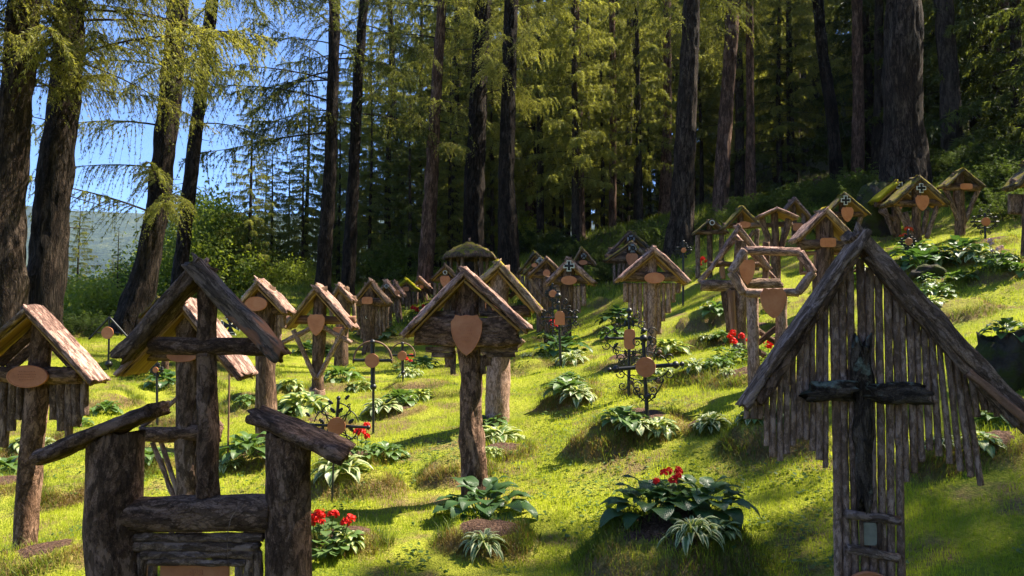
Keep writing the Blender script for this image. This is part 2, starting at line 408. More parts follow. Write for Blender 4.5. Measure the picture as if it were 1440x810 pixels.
def ground0(x, y):
    x = np.asarray(x, float); y = np.asarray(y, float); sh = x.shape
    xf = x.ravel(); yf = y.ravel(); out = np.empty(len(xf))
    for i in range(0, len(xf), 40000):
        a = xf[i:i + 40000]; b = yf[i:i + 40000]
        ac = np.clip(a, -34, 34); bc = np.clip(b, -12, 60)
        r = np.hypot(ac[:, None] - _cp[None, :, 0], bc[:, None] - _cp[None, :, 1])
        near = _kern(r) @ _CW + _pl[0] + _pl[1] * ac + _pl[2] * bc + _pl[3] * ac * bc
        rr = np.hypot(a, b - 12)
        k = 1 / (1 + np.exp((rr - 52) / 5.0))
        out[i:i + 40000] = near * k + _far(a, b) * (1 - k)
    return out.reshape(sh)
def gz0(x, y): return float(ground0(np.array([x]), np.array([y]))[0])
MOUNDS = []   # x, y, radius, height, soil, dry
def mounds(x, y):
    h = np.zeros_like(x); soil = np.zeros_like(x); dry = np.zeros_like(x)
    for (mx, my, mr, mh, so, dr) in MOUNDS:
        dx = (x - mx) / mr; dy = (y - my) / (mr * .85)
        m = (np.abs(dx) < 2.2) & (np.abs(dy) < 2.2)
        if not m.any(): continue
        xx = x[m]; yy = y[m]
        wob = n2(xx * 5 + mx, yy * 5, 11) * .28 + n2(xx * 14, yy * 14, 12) * .12
        r = np.hypot(dx[m], dy[m]) + wob
        hh = mh * np.clip(1.45 - r, 0, 1) ** .7 * (1 / (1 + np.exp((r - 1.05) * 9)))
        h[m] = np.maximum(h[m], hh)
        if so > 0: soil[m] = np.maximum(soil[m], so * np.clip((.78 - r) * 3, 0, 1))
        fr = np.clip(1 - np.abs(r - .95) * 2.2, 0, 1) * np.where(dy[m] < .35, 1, .3)
        dry[m] = np.maximum(dry[m], dr * np.maximum(fr, .45 * np.clip((1.3 - r), 0, 1)))
    return h, soil, dry
def micro(x, y):
    return n2(x * 1.3, y * 1.3, 1) * .05 + n2(x * 4, y * 4, 2) * .018 + n2(x * 12, y * 12, 3) * .006
def gzv(x, y):
    x = np.asarray(x, float); y = np.asarray(y, float)
    return ground0(x, y) + micro(x, y) + mounds(x, y)[0]
def gz(x, y): return float(gzv(np.array([x]), np.array([y]))[0])
def hit(u, v):
    """where the sight line of a photo pixel meets the bare slope"""
    Ys = np.concatenate([np.arange(2.2, 12, .05), np.arange(12, 40, .2)])
    d = (P(u, v, 1.0) - np.array([0, 0, CAM_Z]))
    X = d[0] * Ys; Z = CAM_Z + d[2] * Ys
    g = ground0(X, Ys)
    k = np.nonzero(Z < g)[0]
    if len(k) == 0: k = [np.argmin(Z - g)]
    i = k[0]; return X[i], Ys[i], g[i]

def hitm(u, v):
    """the same sight line met by the finished ground with its mounds"""
    d = (P(u, v, 1.0) - np.array([0, 0, CAM_Z])); x0, y0, _ = hit(u, v)
    Ys = np.arange(max(2.2, y0 - 2.5), y0 + .6, .02); X = d[0] * Ys; Z = CAM_Z + d[2] * Ys; k = np.nonzero(Z < gzv(X, Ys))[0]
    i = k[0] if len(k) else len(Ys) - 1
    return X[i], Ys[i], Z[i]
# ------------------------------------------------------------------ grave markers
def shield(w, h):
    pts = [(0, .5), (.18, .47), (.36, .5), (.40, .42), (.5, .33), (.49, .1), (.42, -.1), (.3, -.28), (.15, -.42), (0, -.5)]
    pts = pts + [(-x, z) for x, z in pts[-2:0:-1]]
    return np.array(pts[::-1]) * [w, h]
def heart(w, h):
    pts = [(0, .46), (.3, .5), (.47, .42), (.5, .25), (.46, .0), (.3, -.28), (0, -.5)]
    pts = pts + [(-x, z) for x, z in pts[-2:0:-1]]
    return np.array(pts[::-1]) * [w, h]
def oval(w, h, n=36):
    a = np.arange(n) / n * 2 * PI; return np.stack([np.cos(a) * w / 2, np.sin(a) * h / 2], -1)
def rrect(w, h, e=.45, n=32):
    a = np.arange(n) / n * 2 * PI
    return np.stack([np.sign(np.cos(a)) * np.abs(np.cos(a)) ** e * w / 2, np.sign(np.sin(a)) * np.abs(np.sin(a)) ** e * h / 2], -1)
def archp(w, h):
    a = np.linspace(0, PI, 12); return np.array([(-w / 2, -h / 2), (w / 2, -h / 2)] + [(w / 2 * math.cos(t), h / 2 - w / 2 + w / 2 * math.sin(t)) for t in a])
def cross_out(s, k):   # straight-armed cross with slightly flared ends
    a, b, c = .5, .17, .13
    q = [(c, c), (b, a), (-b, a), (-c, c)]
    out = []
    for i in range(4):
        ang = i * PI / 2
        for x, z in q: out.append((x * math.cos(ang) - z * math.sin(ang), x * math.sin(ang) + z * math.cos(ang)))
    o = np.array(out) * s
    return o + np.sign(o) * k
def patee(s):
    q = [(.07, .07), (.1, .2), (.18, .35), (.3, .5), (-.3, .5), (-.18, .35), (-.1, .2), (-.07, .07)]
    out = []
    for i in range(4):
        ang = i * PI / 2
        for x, z in q: out.append((x * math.cos(ang) - z * math.sin(ang), x * math.sin(ang) + z * math.cos(ang)))
    return np.array(out) * s

class Marker:
    def __init__(s, u, v, Y, label, name='grave_marker', cat='grave marker', yaw=0, group='roofed wooden grave markers'):
        b = P(u, v, Y); s.Y = Y; s.u = u; s.v = v
        s.loc = np.array([b[0], Y, gz(b[0], Y)]); s.yaw = math.radians(yaw); s.px = Y / F
        s.root = thing(name, label, cat, tuple(s.loc), s.yaw, group)
        s.bottom = -.12
    def L(s, u, v, y=0):
        p = P(u, v, s.Y) - s.loc
        return np.array([p[0] / math.cos(s.yaw), y, p[2]])
    def seg(s): return min(.12, max(.012, s.Y * .0032))
    def log(s, name, u0, v0, u1, v1, r, y=0, mat='bark_dark', r1=None, rough=.22, e=1.0, n=None, rb=None, parent=None, y1=None, mid=None, label=None, ragged=.3, up=None):
        a = s.L(u0, v0, y); b = s.L(u1, v1, y if y1 is None else y1)
        return s.log3(name, a, b, r * s.px, y, mat, (r1 or r) * s.px, rough, e, n, rb * s.px if rb else None, parent, mid, label, ragged, up)
    def log3(s, name, a, b, r, y, mat, r1=None, rough=.22, e=1.0, n=None, rb=None, parent=None, mid=None, label=None, ragged=.3, up=None):
        r1 = r1 or r
        pts = [a, b]
        if mid is None:
            w = RS(nseed()).uniform(-1, 1, 3) * r * .22; w[1] *= .3
            pts = [a, a * .67 + b * .33 + w, a * .33 + b * .67 - w * .6, b]; rr = [r, r * .97 + r1 * .03, r * .45 + r1 * .55, r1]
        else: rr = [r, r1]
        n = n or (28 if s.Y < 6.5 else 18 if s.Y < 9 else 12)
        mb = MB(); mb.add(*sweep(pts, rr, None if rb is None else [rb] * len(pts), e, n, rough, s.seg() * (.8 if r < .04 else 1), ragged=r * ragged, up=up))
        o = mb.build(name, M[mat], parent or s.root)
        if label: o['label'] = label
        return o
    def post(s, u, vtop, r, ub=None, mat='bark_dark', y=0, r1=None, e=1.0, name='post', n=None, rough=.22):
        a = s.L(ub if ub is not None else u, s.v, y); a[2] = s.bottom
        b = s.L(u, vtop, y)
        return s.log3(name, a, b, r * s.px, y, mat, (r1 or r) * s.px, rough, e, n)
    def roof(s, L, A, R, t=6, mat='bark_pink', matR=None, tR=None, depth=.36, front=-.2, lining=True, labels=(None, None)):
        for k, (e_, m_, t_) in enumerate(((L, mat, t), (R, matR or mat, tR or t))):
            if e_ is None: continue
            a = s.L(*A); b = s.L(*e_)
            d = (b - a); ln = np.linalg.norm(d); d /= ln
            nrm = np.array([-d[2], 0, d[0]]) if k == 0 else np.array([d[2], 0, -d[0]])
            if nrm[2] > 0: nrm = -nrm
            tt = t_ * s.px
            off = nrm * tt * .5; ym = front + depth / 2 + (.004 if k else 0)
            p0 = a + off + [0, ym, 0] - d * tt * (.1 if k else -.25); p1 = b + off + [0, ym, 0]
            p0 = p0 + [0, 0, .003 * k]
            mb = MB()
            N = max(4, int(ln / s.seg()))
            ud = np.array([0, 0, 1.])
            mb.add(*sweep([p0, (p0 + p1) / 2 + nrm * tt * RS(nseed()).uniform(-.12, .12), p1], depth / 2, tt / 2, .42, 44 if s.Y < 7 else 28 if s.Y < 12 else 16, .55, s.seg(), up=-nrm, ragged=tt * (.45 if s.Y < 6 else .7), freq=.55))
            o = mb.build('roof_panel', M[m_], s.root)
            if labels[k]: o['label'] = labels[k]
            if lining:
                q0 = a + nrm * (tt * 1.18) + [0, ym + .02, 0] + d * tt * .9; q1 = b + nrm * (tt * 1.18) + [0, ym + .02, 0] - d * tt * .6
                mb = MB(); mb.add(*sweep([q0, q1], depth / 2 - .015, tt * .16, .3, 16, .25, s.seg() * 2, up=-nrm))
                mb.build('underboard', M['under'], o)
    def plate(s, kind, u, v, w, h=None, y=None, name='name_plate', tilt=0):
        h = h or w; w = w * s.px; h = h * s.px
        ol = {'shield': shield, 'heart': heart, 'oval': oval, 'rect': rrect, 'arch': archp}[kind](w, h)
        c = s.L(u, v, 0); y = -.12 if y is None else y
        mb = MB(); th = max(.008, min(.016, w * .08))
        V, Q, T, _ = prism(ol, y - th, y, rim=w * .03 if s.Y < 9 else 0, bev=.003)
        V = V + [c[0], 0, c[2]]
        mb.add(V, Q, T)
        if s.Y < 7 and kind in ('shield', 'oval', 'rect'):     # rows of worn relief lettering too small to read
            rg = RS(nseed()); k = 0
            rows = 6 if kind == 'shield' else 4
            for i in range(rows):
                z = (.27 - i * .085) * h if kind == 'shield' else (.2 - i * .12) * h
                x = -w * (.24 - .02 * abs(i - 1)); end = -x * rg.uniform(.7, 1)
                while x < end:
                    ww = rg.uniform(.02, .05) * w
                    bx = np.array([[x, z], [x + ww, z], [x + ww, z + h * .028], [x, z + h * .028]])
                    V2, Q2, T2, _ = prism(bx, y - th * 1.0 - .0008, y - th * .5, bev=.0005)
                    mb.add(V2 + [c[0], 0, c[2]], Q2, T2); x += ww + rg.uniform(.012, .03) * w
        return mb.build(name, M['plate'], s.root, smooth=False)
    def emblem(s, kind, u, v, size, y=None):
        y = -.13 if y is None else y; S = size * s.px * .86; c = s.L(u, v, 0)
        def put(name, ol, y0, y1, mat, par):
            mb = MB(); V, Q, T, _ = prism(ol, y0, y1, bev=.001); mb.add(V + [c[0], 0, c[2]], Q, T); return mb.build(name, M[mat], par, smooth=False)
        if kind == 'cross':
            e = put('cross_emblem', cross_out(S, S * .09), y, y + .012, 'enamel_white', s.root)
            put('cross_face', cross_out(S, S * .0), y - .004, y - .0005, 'enamel_black', e)
        elif kind == 'patee':
            e = put('cross_emblem', patee(S), y, y + .012, 'enamel_white', s.root)
            put('cross_face', patee(S * .92), y - .003, y - .0005, 'enamel_black', e)
            put('cross_line', patee(S * .76), y - .006, y - .0035, 'enamel_white', e)
            put('cross_core', patee(S * .66), y - .009, y - .0065, 'enamel_black', e)
        elif kind == 'ring':
            a = np.arange(25) / 24 * 2 * PI
            mb = MB(); mb.add(*sweep(np.stack([c[0] + np.cos(a) * S / 2, np.full(25, y), c[2] + np.sin(a) * S / 2], -1), S * .09, n=8, rough=0, seg=.01, up=(0, 1, 0), cap=False))
            mb.build('ring_emblem', M['enamel_white'], s.root)
    def sticks(s, lst, r, y=.0, mat='bark_stick', name='stick'):
        for a in lst:
            if len(a) == 3: u, t, b = a; ub = u
            else: u, t, b, ub = a
            rg = RS(nseed()); k = rg.uniform(.85, 1.12)
            s.log(name, u, t, ub, b, r * k, y + rg.uniform(-.004, .004), mat, rough=.17, n=14 if s.Y < 6 else 8, ragged=.25)

def fan(u0, u1, n, top, bots):
    us = np.linspace(u0, u1, n); return [(u, top if np.isscalar(top) else top[i], np.interp(u, [b[0] for b in bots], [b[1] for b in bots])) for i, u in enumerate(us)]

# fill in the mounds first, so posts and plants stand on the finished ground
HUMMOCK = [  # u, v, radius px, height m, soil, dry
    (682, 765, 62, .13, 1, .8), (950, 800, 112, .26, 1, .7), (485, 772, 55, .1, 1, .5), (500, 690, 62, .17, .0, 1), (500, 652, 45, .1, .9, .6),
    (350, 655, 45, .12, 1, .6), (215, 662, 40, .1, .9, .6), (5, 690, 45, .1, .8, .6), (90, 705, 42, .14, 0, 1), (640, 668, 48, .16, 0, 1), (705, 640, 42, .09, .9, .6),
    (560, 580, 40, .1, .9, .8), (590, 545, 40, .12, 0, 1), (445, 600, 48, .12, .5, .9), (480, 545, 40, .1, .4, .6), (400, 552, 35, .1, .4, .7), (850, 632, 45, .18, 0, 1), (892, 612, 66, .15, .9, .7),
    (800, 568, 38, .12, 0, 1), (800, 548, 36, .08, .6, .6), (795, 512, 38, .1, .7, .8), (745, 505, 26, .12, .3, 1), (940, 500, 40, .1, .2, .9), (985, 490, 34, .14, 0, 1), (985, 530, 40, .1, 0, .8),
    (1040, 532, 46, .1, .7, .6), (1022, 480, 34, .1, .3, .8), (1000, 455, 46, .22, 0, 1), (1080, 622, 62, .2, 0, 1), (990, 606, 34, .06, 1, .3), (1085, 600, 36, .1, .8, .6),
    (1310, 660, 42, .15, 0, 1), (1390, 640, 60, .1, 1, .6), (1345, 442, 48, .16, 0, 1), (1320, 405, 42, .1, .5, .5), (1405, 385, 44, .14, .4, 1), (1300, 372, 60, .16, .5, .8), (1360, 365, 44, .12, .5, .8),
    (870, 460, 34, .08, .5, .6), (640, 425, 34, .12, .3, .8), (540, 475, 36, .08, .3, .7), (460, 480, 36, .1, .3, .8), (580, 478, 30, .08, .3, .7), (735, 435, 30, .1, .3, .7), (120, 620, 40, .1, .3, .9),
    (350, 575, 40, .1, .2, .9), (150, 570, 40, .1, .2, .9), (240, 590, 40, .1, .2, .9), (45, 640, 40, .1, .2, .8), (60, 800, 70, .12, .9, .6), (1210, 470, 40, .12, .3, .8), (1180, 430, 40, .12, .3, .8), (910, 545, 34, .06, .0, .7), (720, 470, 24, .1, 0, 1)]
for u, v, r, h, so, dr in HUMMOCK:
    x, y, z = hit(u, v); MOUNDS.append((x, y, r * y / F, h, so, dr))
_rg = RS(5)
for _ in range(70):
    x = _rg.uniform(-13, 13); y = _rg.uniform(9, 26)
    MOUNDS.append((x, y, _rg.uniform(.25, .45), _rg.uniform(.06, .18), _rg.choice([0, .4, .9]), _rg.uniform(.4, 1)))
for _ in range(30):
    x = _rg.uniform(-9, 9); y = _rg.uniform(-4, 2)
    MOUNDS.append((x, y, _rg.uniform(.25, .45), _rg.uniform(.06, .14), _rg.choice([0, .4, .9]), _rg.uniform(.4, 1)))

# --- 1 large stick-fronted marker, front right
m = Marker(1225, 945, 3.3, 'largest marker at the right front, a wall of upright branches bearing a dark bark cross', yaw=-4)
m.roof((1035, 566), (1199, 324), (1440, 590), 13, 'bark_grey', 'bark_grey', 26, depth=.13, front=-.15, lining=False)
m.log('rake_board', 1194, 352, 1062, 564, 8, -.10, 'bark_dark', rough=.3); m.log('rake_board', 1207, 362, 1402, 590, 8, -.10, 'bark_grey', rough=.3)
_peel = m.log('bare_strip', 1328, 520, 1404, 584, 5.5, -.165, 'wood_bare', rough=.2, rb=4)
def _eave(u): return (360 + (1199 - u) * 1.35) if u < 1199 else (360 + (u - 1199) * .98)
bots = [(1076, 600), (1083, 640), (1100, 650), (1132, 612), (1148, 640), (1166, 662)]
us = [1054, 1063, 1072, 1081, 1090, 1100, 1109, 1118, 1127, 1136, 1145, 1154, 1163]
m.sticks([(u, _eave(u) - 4, 590 if u < 1080 else np.interp(u, [b[0] for b in bots], [b[1] for b in bots])) for u in us], 4.5, 0)
m.sticks([(u, max(336, _eave(u) - 6), 985, ub) for u, ub in ((1172, 1184), (1184, 1194), (1195, 1206), (1209, 1220), (1222, 1231), (1234, 1243), (1247, 1256), (1258, 1270))], 5.7, 0)
m.sticks([(1178, 384, 965, 1189), (1190, 366, 965, 1200), (1216, 372, 965, 1226), (1240, 394, 960, 1250), (1264, 420, 972, 1276)], 4.6, .035)
for u, b, ub in ((1266, 676, 1272), (1276, 664, 1284), (1286, 648, 1294), (1296, 632, 1304), (1306, 640, 1317), (1316, 650, 1331), (1326, 660, 1345), (1337, 668, 1359), (1347, 680, 1373), (1357, 585, 1368), (1367, 575, 1378), (1377, 578, 1386), (1387, 584, 1394)):
    m.sticks([(u, _eave(u), b, ub)], 4.7, .0)
m.log('cross_trunk', 1206, 482, 1211, 706, 14, -.045, 'bark_black', rough=.5, rb=9, ragged=1.6, r1=10)
m.log('cross_arm', 1134, 551, 1189, 549, 13.5, -.065, 'bark_black', rough=.5, rb=11, ragged=1.2); m.log('cross_arm', 1216, 549, 1284, 554, 14, -.065, 'bark_black', rough=.5, rb=11, ragged=1.2)
m.log('window_rail', 1185, 719, 1258, 728, 6.2, -.04, 'bark_grey'); m.log('window_rail', 1187, 768, 1256, 780, 6.2, -.04, 'bark_grey')
m.log('window_frame', 1207, 730, 1208, 766, 3, -.035, 'bark_brown'); m.log('window_frame', 1231, 730, 1232, 768, 3, -.035, 'bark_brown')
_pn = MB(); V, Q, T, _ = prism(rrect(19 * m.px, 31 * m.px, .3), -.034, -.026, bev=.001); _pn.add(V + m.L(1219, 748), Q, T); _pn.build('window_pane', M['pane'], m.root, smooth=False)
m.plate('oval', 1215, 838, 76, 78, -.05)

# --- 2 front left: bark-pillar shrine with a roofed cross
m = Marker(290, 1000, 3.1, 'front left shrine of two thick bark pillars and a lintel carrying a roofed cross', yaw=0)
m.log('cross_post', 293, 396, 292, 700, 13.5, 0, 'bark_dark', r1=15, rough=.2)
m.log('cross_beam', 214, 486, 384, 488, 12.5, -.012, 'bark_dark', rough=.2)
m.roof((172, 494), (289, 364), (409, 492), 21, 'bark_grey', 'roof_bare', 25, depth=.12, front=-.1, lining=False, labels=(None, 'thick slab peeled to bare pink wood near the top'))
m.post(165, 612, 39, 163, 'bark_dark', 0, 37, name='pillar', rough=.1); m.post(406, 608, 31, 407, 'bark_dark', 0, 30, name='pillar', rough=.1)
for (a, b, c, d) in ((68, 640, 221, 576), (359, 582, 489, 638)):
    p0 = m.L(a, b, .0); p1 = m.L(c, d, .0)
    mb = MB(); mb.add(*sweep([p0, p1], .13, .032, .55, 36, .5, .012, up=(0, 0, 1), ragged=.02)); mb.build('pillar_roof', M['bark_dark'], m.root)
m.log('lintel', 174, 722, 384, 721, 25, -.01, 'bark_dark', rough=.2)
for i, (v0, r, u0, u1) in enumerate(((753, 6.5, 186, 374), (765, 6.5, 192, 369), (776, 6, 205, 362), (786, 5, 216, 352))):
    m.log('frame_rail', u0, v0, u1, v0, r, -.03 - .004 * i, 'bark_grey', rough=.35)
for i, u in enumerate((193, 206, 220, 340, 353, 366)):
    m.log('frame_stile', u, 772 + (10 if 2 <= i <= 3 else 4 if 0 < i < 5 else 0), u + (i - 2.5), 930, 6.5, -.028, 'bark_grey', rough=.35)
_w, _h2 = 94 * m.px, 120 * m.px; c_ = m.L(278, 789, 0)
mb = MB(); V, Q, T, _ = prism(np.array([(-_w / 2, -_h2), (_w / 2, -_h2), (_w / 2, 0), (-_w / 2, 0)]), -.03, -.02, bev=.001); mb.add(V + [c_[0], 0, c_[2]], Q, T)
_np = mb.build('name_plate', M['plate'], m.root, smooth=False)
_cu = bpy.data.curves.new('digits', 'FONT'); _cu.body = '898'; _cu.size = 13 * m.px; _cu.extrude = .0012; _cu.align_x = 'CENTER'; _cu.bevel_depth = .0004
_to = bpy.data.objects.new('digits', _cu); COL.objects.link(_to)
bpy.context.view_layer.update()
_me = bpy.data.meshes.new_from_object(_to); bpy.data.objects.remove(_to); _me.name = 'plate_digits'; _me.materials.clear(); _me.materials.append(M['plate'])
_do = bpy.data.objects.new('plate_digits', _me); COL.objects.link(_do); _do.parent = _np; _q = m.L(280, 807, -.0312); _do.location = tuple(_q); _do.rotation_euler = (PI / 2, 0, 0)
mb = MB(); mb.add(*sweep([m.L(353, 700, -.09), m.L(338, 718, -.1), m.L(332, 745, -.1), m.L(329, 790, -.06)], .0016, n=6, rough=.1, seg=.01)); mb.build('dry_twig', M['bark_grey'], m.root)

# --- 3 behind the shrine
m = Marker(262, 775, 4.4, 'marker rising behind the front left shrine, yellow-lined roof, fanned struts round its post')
m.post(263, 440, 14, 262, 'bark_grey', 0, 15)
m.roof((178, 522), (274, 420), (354, 524), 9, 'bark_pink', 'bark_pink', 13, depth=.3, front=-.16)
m.log('beam', 205, 500, 330, 500, 8, -.01, 'bark_brown'); m.log('rail', 200, 608, 312, 609, 11, -.03, 'bark_dark')
m.plate('oval', 262, 500, 42, 17, -.05)
for u0, v0, u1, v1 in ((214, 622, 250, 712), (226, 620, 252, 700), (300, 566, 276, 640), (306, 620, 272, 706), (290, 618, 268, 700), (200, 600, 250, 560), (312, 600, 276, 556), (222, 700, 246, 762), (300, 702, 274, 764)):
    m.log('strut', u0, v0, u1, v1, 3.4, .0, 'bark_stick')

# --- 4 left
m = Marker(33, 793, 5.0, 'leftmost marker with a broad oval plate, hanging branch fringe and sunlit right roof slab', yaw=0)
m.post(60, 450, 16, 32, 'bark_dark', 0, 14)
m.roof((-30, 508), (60, 431), (153, 533), 9, 'bark_lichen', 'bark_pink', 10, depth=.22, front=-.18)
m.log('beam', -25, 527, 118, 527, 11.5, -.03, 'bark_dark')
for a in ((0, 512, 52, 462), (12, 518, 48, 488), (70, 458, 116, 512), (72, 482, 104, 516)): m.log('gable_board', *a, 6.5, .0, 'bark_dark', rough=.3, e=.5, rb=3)
m.plate('oval', 52, 528, 57, 31, -.09)
m.sticks([(u, 536, b, u - 3) for u, b in ((-14, 640), (-3, 632), (8, 628), (19, 606), (30, 590))] + [(u, 536, b) for u, b in ((76, 590), (86, 606), (97, 622), (108, 600), (119, 585))], 6.2, .0, 'bark_grey')
mb = MB(); mb.add(*sweep([m.L(2, 795, 0), m.L(64, 795, 0)], .1, .035, .45, 24, .3, .03)); mb.build('foot_stone', M['rock'], m.root)

# --- 5
m = Marker(375, 615, 8.0, 'marker with an oval plate and tall pale-streaked post, just right behind the shrine roof', yaw=0)
m.post(373, 404, 14, 374, 'bark_brown'); m.roof((328, 442), (370, 392), (414, 437), 7, 'bark_lichen', 'bark_pink', 9, depth=.34)
m.plate('oval', 368, 428, 31, 20, -.17); m.emblem('cross', 352, 419, 11, -.14)
m.log('beam', 345, 437, 402, 437, 6, -.02, 'bark_brown'); m.sticks([(u, 440, b) for u, b in ((352, 470), (358, 500), (386, 505), (393, 480), (399, 462))], 3.6, 0)
# --- 6
m = Marker(447, 560, 10, 'marker with narrow shield plate and crossed pale struts, left of the arched iron cross', yaw=0)
m.post(450, 404, 8.5, 447, 'bark_brown', 0, 10); m.roof((400, 459), (449, 399), (502, 459), 7, 'bark_lichen', 'bark_pink', 8, depth=.4)
m.plate('shield', 449, 457, 24, 30, -.15); m.log('beam', 402, 450, 500, 450, 6, -.01, 'wood_bare')
for a in ((415, 464, 446, 532), (486, 462, 449, 532), (396, 484, 446, 458), (452, 458, 496, 482)): m.log('strut', *a, 3.4, -.08, 'bark_stick')
m.log('post_collar', 446, 546, 446, 558, 11, 0, 'bark_stick')
# --- 7
m = Marker(480, 517, 14, 'small marker half hidden behind the shield-plate marker with X struts', yaw=0)
m.post(482, 404, 10, 480, 'bark_brown'); m.roof((463, 424), (478, 398), (501, 422), 5, 'bark_grey', 'bark_pink', 6, depth=.4); m.plate('heart', 478, 466, 14, 12, -.16)
m.log('beam', 464, 422, 500, 422, 6, -.02, 'bark_brown'); m.sticks(fan(466, 498, 5, 426, [(466, 455), (498, 455)]), 2.8, 0, 'bark_grey')
# --- 8
m = Marker(516, 500, 16, 'marker with a small square plate and dark branch skirt, above the taller arched iron cross', yaw=0)
m.post(522, 398, 9, 516, 'bark_brown', 0, 10); m.roof((496, 424), (523, 392), (551, 425), 5, 'bark_grey', 'bark_grey', 6, depth=.4)
m.log('beam', 494, 424, 549, 425, 6, -.06, 'bark_dark'); m.plate('rect', 519, 423, 15, 10, -.2); m.sticks([a for a in fan(499, 545, 10, 430, [(499, 465), (512, 480), (528, 478), (545, 462)]) if abs(a[0] - 521) > 4], 2.6, 0, 'bark_grey')
m.emblem('ring', 518, 446, 5)
# --- 9.. small ones at the back left
def small(u, v, Y, label, roof, mat='bark_grey', matR=None, plate=None, emb=None, r=5, beam=None, sticks=None, t=4, vs=None, yaw=0, group='roofed wooden grave markers', depth=.4, postmat='bark_brown', lining=True, pm=None):
    m = Marker(u, v, Y, label, yaw=yaw, group=group)
    Lp, Ap, Rp = roof
    m.post(Ap[0], Ap[1] + 5, r, u, postmat)
    m.roof(Lp, Ap, Rp, t, mat, matR or mat, t + .6, depth=depth, lining=lining)
    bv = beam or max(Lp[1], Rp[1]) - 2
    m.log('beam', Lp[0] + 3, bv, Rp[0] - 3, bv, max(3, r * .8), -.04, 'bark_brown')
    if plate: m.plate(plate[0], plate[1], plate[2], plate[3], plate[4], -.2)
    if emb: m.emblem(emb[0], emb[1], emb[2], emb[3], -.2)
    if sticks: m.sticks(fan(*sticks), 2.3, .0, 'bark_grey')
    if vs:
        for a in vs: m.log('strut', *a, 3.4, -.02, 'bark_grey')
    return m
small(549, 468, 18.5, 'distant narrow marker with a round plate peeping over the square-plate marker', ((530, 416), (544, 393), (563, 417)), 'bark_grey', 'bark_pink', ('oval', 560, 412, 7, 7), ('cross', 545, 403, 6), sticks=(536, 560, 6, 419, [(536, 440), (560, 440)]))
small(575, 452, 22, 'distant marker under a bright yellow mossy roof', ((555, 407), (573, 391), (591, 407)), 'moss_yellow', None, ('rect', 572, 407, 9, 6), None, sticks=(562, 586, 6, 410, [(562, 428), (586, 428)]))
small(600, 450, 22.5, 'distant dark marker right of the yellow mossy roof with one pale roof edge', ((580, 402), (591, 388), (608, 404)), 'bark_grey', 'bark_pink', ('oval', 594, 404, 6, 5))
small(629, 470, 17, 'small marker with a white ring emblem and shield plate left of the round-roofed shrine', ((605, 393), (627, 371), (649, 394)), 'bark_brown', 'bark_grey', ('shield', 627, 397, 14, 17), ('ring', 627, 384, 6), sticks=(612, 642, 6, 398, [(612, 425), (642, 425)]))
small(563, 455, 20, 'far marker with a slim sunlit roof slab between the square-plate and the yellow mossy ones', ((550, 408), (556, 394), (572, 415)), 'bark_grey', 'bark_pink', None)
small(232, 560, 11.5, 'dark marker by the foot of the leaning trunk, seen over the shrine roof', ((203, 444), (230, 417), (256, 443)), 'bark_moss', None, ('oval', 206, 506, 12, 10), None, vs=((212, 448, 226, 490), (250, 448, 236, 490)))

# --- 13 round-roofed shrine
m = Marker(660, 437, 20, 'round open shrine with a mossy conical shingle roof on slender posts', name='round_shrine', cat='shrine', group=None)
mb = MB(); s_ = m.px; nr, na = 9, 56
c0 = m.L(660, 341); ce = m.L(660, 359); R_ = 38 * s_; V = []; tc = []
for i in range(nr):
    f = i / (nr - 1); a = np.arange(na) / na * 2 * PI
    rr = R_ * f * (1 + .03 * np.sin(a * 9)) + vnoise(np.stack([np.cos(a) * 9, np.sin(a) * 9, a * 0 + i], -1), 3) * .03 * (f > .3); z = c0[2] + (ce[2] - c0[2]) * f ** 1.25 + ((i % 2) * .02) - (.06 if i == nr - 1 else 0) + vnoise(np.stack([np.cos(a) * 14, np.sin(a) * 14, a * 0 + i], -1), 4) * .03
    V.append(np.stack([rr * np.cos(a) + c0[0], rr * np.sin(a), z], -1))
a = np.arange(na) / na * 2 * PI
V.append(np.stack([R_ * .97 * np.cos(a) + c0[0], R_ * .97 * np.sin(a), ce[2] - .12 + 0 * a], -1)); V.append(np.stack([R_ * .02 * np.cos(a) + c0[0], R_ * .02 * np.sin(a), c0[2] - .15 + 0 * a], -1))
V = np.concatenate(V); Q = [[i * na + j, (i + 1) * na + j, (i + 1) * na + (j + 1) % na, i * na + (j + 1) % na] for i in range(nr + 1) for j in range(na)]
mb.add(V, Q); mb.build('roof', M['shingle'], m.root)
for k in range(6):
    t = k * PI / 3 + .2; x = R_ * .68 * math.cos(t) + c0[0]; y = R_ * .68 * math.sin(t)
    m.log3('post', np.array([x, y, -.2]), np.array([x, y, ce[2] + .05]), .05, 0, 'bark_grey')
for k in range(6):
    t0 = k * PI / 3 + .2; t1 = t0 + PI / 3
    for z in (.35, .62): m.log3('rail', np.array([R_ * .68 * math.cos(t0) + c0[0], R_ * .68 * math.sin(t0), z]), np.array([R_ * .68 * math.cos(t1) + c0[0], R_ * .68 * math.sin(t1), z]), .03, 0, 'bark_brown')
m.log3('finial', np.array([c0[0], 0, c0[2] - .05]), np.array([c0[0], 0, c0[2] + .12]), .03, 0, 'bark_grey')

